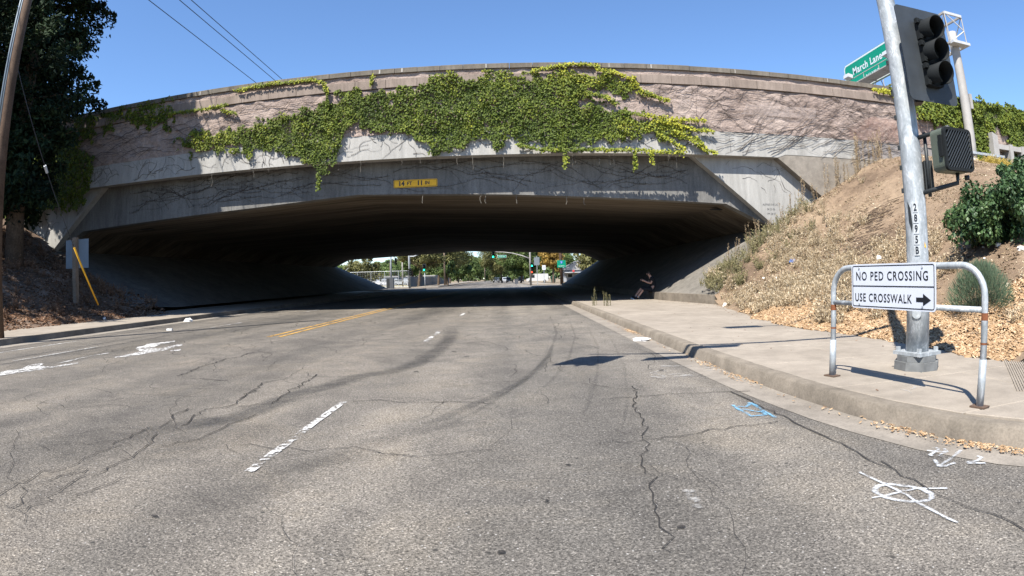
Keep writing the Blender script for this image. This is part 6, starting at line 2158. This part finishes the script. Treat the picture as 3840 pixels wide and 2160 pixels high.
place_trees()
wp = []
g_ = np.random.default_rng(77)
n_ = 30000
xw = g_.uniform(-170, 190, n_)
hw = 9 + 7 * vn(xw, xw * 0, 18, 7) + 4 * vn(xw, xw * 0, 5, 8)
P = np.stack([xw, 420 + g_.uniform(-6, 6, n_), hw * g_.random(n_) ** 0.7], 1)
tag(leaves_obj('far_woods', P, face(n_), g_.uniform(1.2, 2.4, n_), 0.35 + 0.5 * (vn(xw, P[:, 2] * 2, 5, 9) - 0.5) + g_.normal(0, 0.12, n_), M['tree_green'], None, twist=0.6), kind='stuff')
pt = thing('palm_tree', 'tiny far palm standing left of the first far signal pole', 'tree', (-47.5, 222, 0))
MB().tube([(-47.5, 222, 0), (-47.3, 222, 8.6)], 0.25, 6).build('trunk', M['bark'], pt)
b = MB()
for k in range(12):
    a_ = 6.28 * k / 12
    b.add([(-47.3, 222, 8.5), (-47.3 + 1.1 * math.cos(a_), 222 + 1.1 * math.sin(a_), 9.3), (-47.3 + 2.1 * math.cos(a_), 222 + 2.1 * math.sin(a_), 8.2), (-47.3 + 1.0 * math.cos(a_ + .25), 222 + 1.0 * math.sin(a_ + .25), 8.9)], [(0, 1, 2, 3)])
b.build('fronds', M['conifer'], pt)

# boards of the grey fence behind the left trees, and a wire mesh fence round the field
fn = thing('board_fence', 'grey board fence running behind the street trees on the left', 'fence', (-19, 105, 0))
fm = {}
y = 104.0
k = 0
while y < 200:
    w = 2.4
    x = -18.9 - (y - 104) * 0.028
    if 'p' not in fm:
        me = bpy.data.meshes.new('board_panel')
        mb = MB()
        for q in range(8):
            mb.b3(-0.03 + 0.01 * (q % 2), 0.03 + 0.01 * (q % 2), q * 0.3, q * 0.3 + 0.285, 0.0, 1.95)
        me.from_pydata(mb.v, [], mb.f)
        me.materials.append(M['fence_grey'])
        fm['p'] = me
    o = bpy.data.objects.new('panel', fm['p'])
    COL.objects.link(o)
    o.parent = fn
    o.location = (x + 19, y - 105, 0.05)
    y += w
mf = thing('mesh_fence', 'tall steel mesh fence with rails around the field at the far left corner', 'fence', (-26, 104, 0))
b = MB()
for x in np.arange(-44, -18.5, 2.6):
    b.tube([(x, 104, 0), (x, 104, 3.1)], 0.045, 6)
    if x < -30: b.tube([(x, 104, 3.1), (x + 0.9, 104, 3.9)], 0.04, 5)
for z in (0.15, 1.2, 3.05):
    b.tube([(-44, 104, z), (-18.6, 104, z)], 0.04, 5)
b.build('frame', M['galv'], mf)
b = MB()
for x in np.arange(-44, -18.6, 0.45):
    b.b3(x, x + 0.008, 104.0, 104.008, 0.1, 3.0)
for z in np.arange(0.3, 3.0, 0.4):
    b.b3(-44, -18.6, 104.02, 104.03, z, z + 0.012)
tag(b.build('mesh', M['galv'], mf), kind='stuff')
tag(MB().sheet([(-90, 100), (-19.2, 100), (-22, 200), (-90, 260)], 0.012).build('field', speckled('dry_field_grass', (0.24, 0.21, 0.125), (0.32, 0.28, 0.175), 0.2, 3)), kind='structure')
tag(MB().sheet([(-70, 99.5), (-17, 99.5), (-17, 104.5), (-70, 104.5)], 0.02).build('path', speckled('tan_verge', (0.30, 0.21, 0.14), (0.36, 0.27, 0.18), 0.3, 3)), kind='structure')
for k, (x, lab) in enumerate(((-40, 'pale low building behind the field fence, leftmost'), (-28.5, 'pale low building behind the field fence near the signal poles'))):
    t = thing('low_building', lab, 'building', (x, 175, 0))
    MB().b3(x - 5, x + 5, 175, 183, 0, 2.5).build('wall', M['house_wall'], t)
    MB().b3(x - 5.3, x + 5.3, 174.7, 183.3, 2.5, 2.8).build('roof', M['roof_pale'], t)


def far_pole(name, label, cat, x, y, h, r, mat='galv', arm=None):
    t = thing(name, label, cat, (x, y, 0.1))
    MB().tube([(x, y, 0.1), (x, y, h)], [r, r * 0.7], 10).build('shaft', M[mat], t, True)
    if arm:
        MB().tube([(x, y, arm[0][2])] + list(arm), [r * 0.7] + [r * 0.5] * len(arm), 8).build('arm', M[mat], t, True)
    return t


far_pole('signal_pole', 'thick far signal pole left of the road with two signals, just beyond the bridge', 'signal pole', -14.9, 83.5, 8.5, 0.17, 'galv', [(-14.2, 83.5, 4.75), (-12.4, 83.4, 5.4)])
signal_head('traffic_signal', 'dark side-facing signal on the thick far left pole', 'traffic signal', -14.8, 83.2, 2.5, 0.45, 1.1, 0.12, 0.33, None, None, False, 1.5, False)
far_pole('lamp_post', 'pale far street lamp post with curved arm beyond the left corner', 'street lamp', -20.6, 108, 7.0, 0.15, 'white_post', [(-21.0, 108, 5.6), (-22.0, 108, 7.2)])
far_pole('signal_pole', 'far signal pole beside the dark cabinet on the left corner', 'signal pole', -18.6, 88, 8.5, 0.15, 'galv', [(-17.6, 88, 5.2)])
signal_head('traffic_signal', 'far black signal right of the pole beside the cabinet', 'traffic signal', -17.75, 87.6, 4.25, 0.5, 1.2, 0.13, 0.36, None, None, False, 0.4, False)
signal_head('traffic_signal', 'far black signal under the bridge edge left of the road', 'traffic signal', -17.9, 87.6, 6.2, 0.5, 1.2, 0.13, 0.36, None, None, False, 0.4, False)
far_pole('signal_pole', 'short far signal pole with lit green lamps at left far corner', 'signal pole', -15.2, 100.5, 2.6, 0.08)
signal_head('traffic_signal', 'lit green traffic signal on short pole at the left far corner', 'traffic signal', -15.25, 100.3, 3.45, 0.55, 1.3, 0.15, 0.40, None, 2, True, 0, False)
hs = MB().box((-15.75, 100.2, 2.05), (0.45, 0.3, 0.45))
tag(hs.build('pedestrian_signal', M['black_paint']), 'small pedestrian signal box under the lit green signal at left', 'pedestrian signal')
far_pole('utility_pole', 'brown wooden utility pole among the left street trees', 'utility pole', -13.6, 117, 11, 0.2, 'wood_grey')
fu = far_pole('utility_pole', 'distant utility pole with crossarm in the gap of sky', 'utility pole', -11.6, 250, 12.6, 0.22, 'wood_grey')
MB().box((-11.6, 250, 11.8), (3.6, 0.2, 0.25)).build('crossarm', M['wood_grey'], fu)
cab = thing('utility_cabinet', 'dark grey utility cabinet on the far left corner beyond the bridge', 'cabinet', (-17.9, 84, 0.1))
MB().prism_xz(rrect(-17.9, 0.92, 1.05, 1.64, 0.06), 83.6, 84.4).build('body', M['cabinet'], cab)
MB().b3(-18.35, -17.95, 83.585, 83.6, 0.25, 1.6).build('door', M['steel_dark'], cab)
rp = thing('signal_pole', 'far right signal pole with long curved mast arm over the road', 'signal pole', (2.75, 84, 0.12))
MB().tube([(2.75, 84, 0.12), (2.72, 84, 9.0)], [0.16, 0.11], 12).build('shaft', M['white_post'], rp, True)
MB().tube([(2.72, 84, 4.0), (1.6, 84, 4.45), (0.2, 84, 4.85), (-1.2, 84, 5.05), (-2.3, 84, 5.1)], [0.10, 0.085, 0.07, 0.06, 0.05], 8).build('mast_arm', M['white_post'], rp, True)
signal_head('traffic_signal', 'lit green signal hanging from the far curved mast arm', 'traffic signal', -2.62, 83.8, 4.72, 0.42, 1.05, 0.13, 0.33, None, 2, True, 0, False)
signal_head('traffic_signal', 'lit green signal on the shaft of the far right signal pole', 'traffic signal', 2.95, 83.7, 2.95, 0.5, 0.95, 0.12, 0.28, None, 1, True, 0, False)
hnd = thing('pedestrian_signal', 'red hand pedestrian signal low on the far right signal pole', 'pedestrian signal', (2.95, 83.7, 2.0))
MB().box((2.95, 83.7, 2.05), (0.4, 0.25, 0.42)).build('housing', M['black_paint'], hnd)
MB().box((2.90, 83.56, 2.05), (0.18, 0.02, 0.22)).build('lamp', M['red_hand'], hnd)
sn = thing('street_name_sign', 'small green street name sign hanging under the far curved mast arm', 'sign', (-1.35, 84, 4.4))
MB().b3(-2.0, -0.7, 83.97, 84.0, 4.22, 4.62).build('panel', M['sign_legend'], sn)
MB().b3(-1.96, -0.74, 83.955, 83.968, 4.26, 4.58).build('face', M['sign_green'], sn)
lettering('Mead Ave', 0.26, (1, 0, 0), (0, 0, 1), (-1.35, 83.95, 4.42), M['sign_legend'], sn, 0.85)
bs = thing('sign_post', 'thin post with two dark sign backs beside the far right signal pole', 'sign post', (3.7, 84.4, 0.1))
MB().tube([(3.75, 84.4, 0.1), (3.7, 84.4, 4.4)], 0.045, 6).build('post', M['galv'], bs)
MB().b3(3.3, 4.1, 84.35, 84.39, 3.05, 4.2).build('panel', M['alu_back'], bs)
ws = thing('sign_post', 'white rectangular sign on a post above the white van', 'sign post', (5.6, 100, 0.1))
MB().tube([(5.6, 100, 0.1), (5.6, 100, 2.6)], 0.04, 6).build('post', M['galv'], ws)
MB().b3(5.3, 5.9, 99.93, 99.96, 2.55, 3.35).build('panel', M['sign_legend'], ws)
for k in range(3):
    MB().b3(5.42, 5.78, 99.915, 99.925, 2.75 + 0.17 * k, 2.80 + 0.17 * k).build('legend_line', plain('sign_grey_legend', (0.3, 0.3, 0.32), 0.6) if k == 0 else bpy.data.materials['sign_grey_legend'], ws)
dp = thing('utility_pole', 'dark thick pole in the bridge shade at the right far corner', 'utility pole', (7.3, 86, 0.1))
MB().tube([(7.45, 86, 0.1), (7.2, 86, 9)], [0.24, 0.19], 12).build('shaft', M['wood_pole'], dp, True)
rs = thing('route_sign', 'green route sign with shield on the dark pole at right far corner', 'sign', (7.4, 85.6, 3.3))
MB().prism_xz(rrect(7.42, 3.2, 1.28, 1.08, 0.06), 85.70, 85.74).build('panel', M['sign_green'], rs)
MB().prism_xz([(7.22, 3.62), (7.62, 3.62), (7.64, 3.4), (7.42, 3.12), (7.2, 3.4)], 85.685, 85.698).build('shield', plain('shield_blue', (0.05, 0.15, 0.45), 0.5), rs)
lettering('5', 0.34, (1, 0, 0), (0, 0, 1), (7.42, 85.68, 3.42), M['sign_legend'], rs)
lettering('NORTH', 0.25, (1, 0, 0), (0, 0, 1), (7.42, 85.695, 2.86), M['sign_legend'], rs)


def bin_(name, label, cat, x, y, s, mat):
    t = thing(name, label, cat, (x, y, 0.1))
    MB().prism_xz([(x - 0.3 * s, 0.12), (x + 0.3 * s, 0.12), (x + 0.36 * s, 1.0 * s), (x - 0.36 * s, 1.0 * s)], y - 0.3 * s, y + 0.3 * s).build('body', mat, t)
    MB().b3(x - 0.39 * s, x + 0.39 * s, y - 0.34 * s, y + 0.34 * s, 1.0 * s, 1.1 * s).build('lid', mat, t)


bin_('trash_bin', 'grey wheeled bin standing on the far right kerb', 'trash bin', 0.9, 112, 1.0, M['cabinet'])
bin_('trash_bin', 'bright green bin beside the house on the far right', 'trash bin', 9.2, 128, 1.4, M['green_bin'])


def far_car(name, label, cat, x, y, rz, paint, kind='suv', s=1.0):
    t = thing(name, label, cat, (x, y, 0.0), None)
    t.rotation_euler = (0, 0, rz)
    L, W, H = (4.6, 1.85, 1.65) if kind == 'suv' else (5.6, 2.0, 2.25)
    if kind == 'suv':
        prof = [(-L / 2, 0.35), (L / 2, 0.35), (L / 2, 0.85), (L / 2 - 1.1, 1.0), (L / 2 - 1.75, 1.6), (-L / 2 + 0.5, H), (-L / 2 + 0.05, 1.0)]
        win = [(L / 2 - 1.2, 1.02), (L / 2 - 1.8, 1.52), (-L / 2 + 0.6, 1.54), (-L / 2 + 0.4, 1.05)]
    else:
        prof = [(-L / 2, 0.4), (L / 2, 0.4), (L / 2, 0.95), (L / 2 - 0.7, 1.15), (L / 2 - 1.5, 2.1), (L / 2 - 2.0, H), (-L / 2 + 0.1, H), (-L / 2, 2.0)]
        win = [(L / 2 - 0.85, 1.2), (L / 2 - 1.55, 1.95), (L / 2 - 2.1, 1.95), (L / 2 - 2.1, 1.2)]

    def loc(mb, nm, mt, par=t):
        me = bpy.data.meshes.new(nm)
        me.from_pydata(mb.v, [], mb.f)
        return link(nm, me, mt, par)
    loc(MB().prism_xz(prof, -W / 2, W / 2), 'body', paint)
    for sy in (-1, 1):
        loc(MB().prism_xz(win, sy * (W / 2 + 0.004) - 0.004, sy * (W / 2 + 0.004) + 0.004), 'side_window', M['glass_dark'])
    if kind == 'suv':
        loc(MB().add([(L / 2 - 1.12, -0.75, 1.03), (L / 2 - 1.12, 0.75, 1.03), (L / 2 - 1.72, 0.68, 1.57), (L / 2 - 1.72, -0.68, 1.57)], [(0, 1, 2, 3)]), 'windscreen', M['glass_dark'])
    for sx_ in (-L / 2 + 0.9, L / 2 - 0.9):
        for sy in (-W / 2 + 0.05, W / 2 - 0.05):
            w = loc(MB().tube([(sx_, sy - 0.11, 0.34), (sx_, sy + 0.11, 0.34)], 0.34, 14), 'wheel', M['rubber'])
            loc(MB().tube([(sx_, sy - 0.12, 0.34), (sx_, sy + 0.12, 0.34)], 0.18, 10), 'rim', M['car_silver'], w)
    for sy in (-0.65, 0.65):
        loc(MB().box((L / 2 + 0.01, sy, 0.75), (0.04, 0.35, 0.16)), 'headlight', M['white_metal'])
    loc(MB().box((L / 2 + 0.02, 0, 0.52), (0.03, 0.4, 0.12)), 'number_plate', M['sign_legend'])
    return t


far_car('parked_van', 'white panel van parked side-on beyond the right far corner', 'van', 6.6, 150, math.pi, M['car_white'], 'van')
far_car('parked_car', 'dark suv coming along the far road, nearest the centre', 'car', -5.0, 185, -math.pi / 2 - 0.03, M['car_dark'])
far_car('parked_car', 'silver car beside the dark suv on the far road', 'car', -2.2, 196, -math.pi / 2 - 0.03, M['car_silver'])
far_car('parked_car', 'dark car parked left of the grey bin on the far right side', 'car', -0.6, 168, -math.pi / 2 - 0.03, M['car_dark'])
far_car('parked_car', 'dark car parked half behind the grey bin', 'car', 2.6, 172, -math.pi / 2 - 0.03, M['car_dark'])
hs = thing('house', 'low pale-roofed house with white carport at the right rim of the tunnel view', 'house', (18.5, 150, 0))
MB().b3(13.5, 26, 150, 160, 0, 3.0).build('wall', M['house_wall'], hs)
MB().prism_xz([(12.6, 3.0), (27, 3.0), (24, 5.6), (17.6, 5.6)], 149.2, 161).build('roof', M['roof_pale'], hs)
for x in (14.5, 17.2):
    w = MB().b3(x, x + 1.4, 149.95, 149.99, 1.0, 2.1).build('window', M['sign_legend'], hs)
    MB().b3(x + 0.1, x + 1.3, 149.93, 149.948, 1.1, 2.0).build('pane', M['glass_dark'], w)
MB().b3(13.6, 18.4, 146, 150, 2.3, 2.5).build('carport_roof', M['white_metal'], hs)
MB().b3(15.4, 15.9, 145.9, 145.95, 2.5, 2.95).build('red_board', plain('red_board', (0.6, 0.05, 0.05), 0.5), hs)
for k, (x, y) in enumerate(((-38, 178), (-33, 176), (-43, 180))):
    far_car('parked_car', ['white car parked beyond the field fence', 'silver car parked beyond the field fence', 'leftmost pale car parked beyond the field fence'][k], 'car', x, y - 6, 0.1, M[['car_white', 'car_silver', 'car_white'][k]])
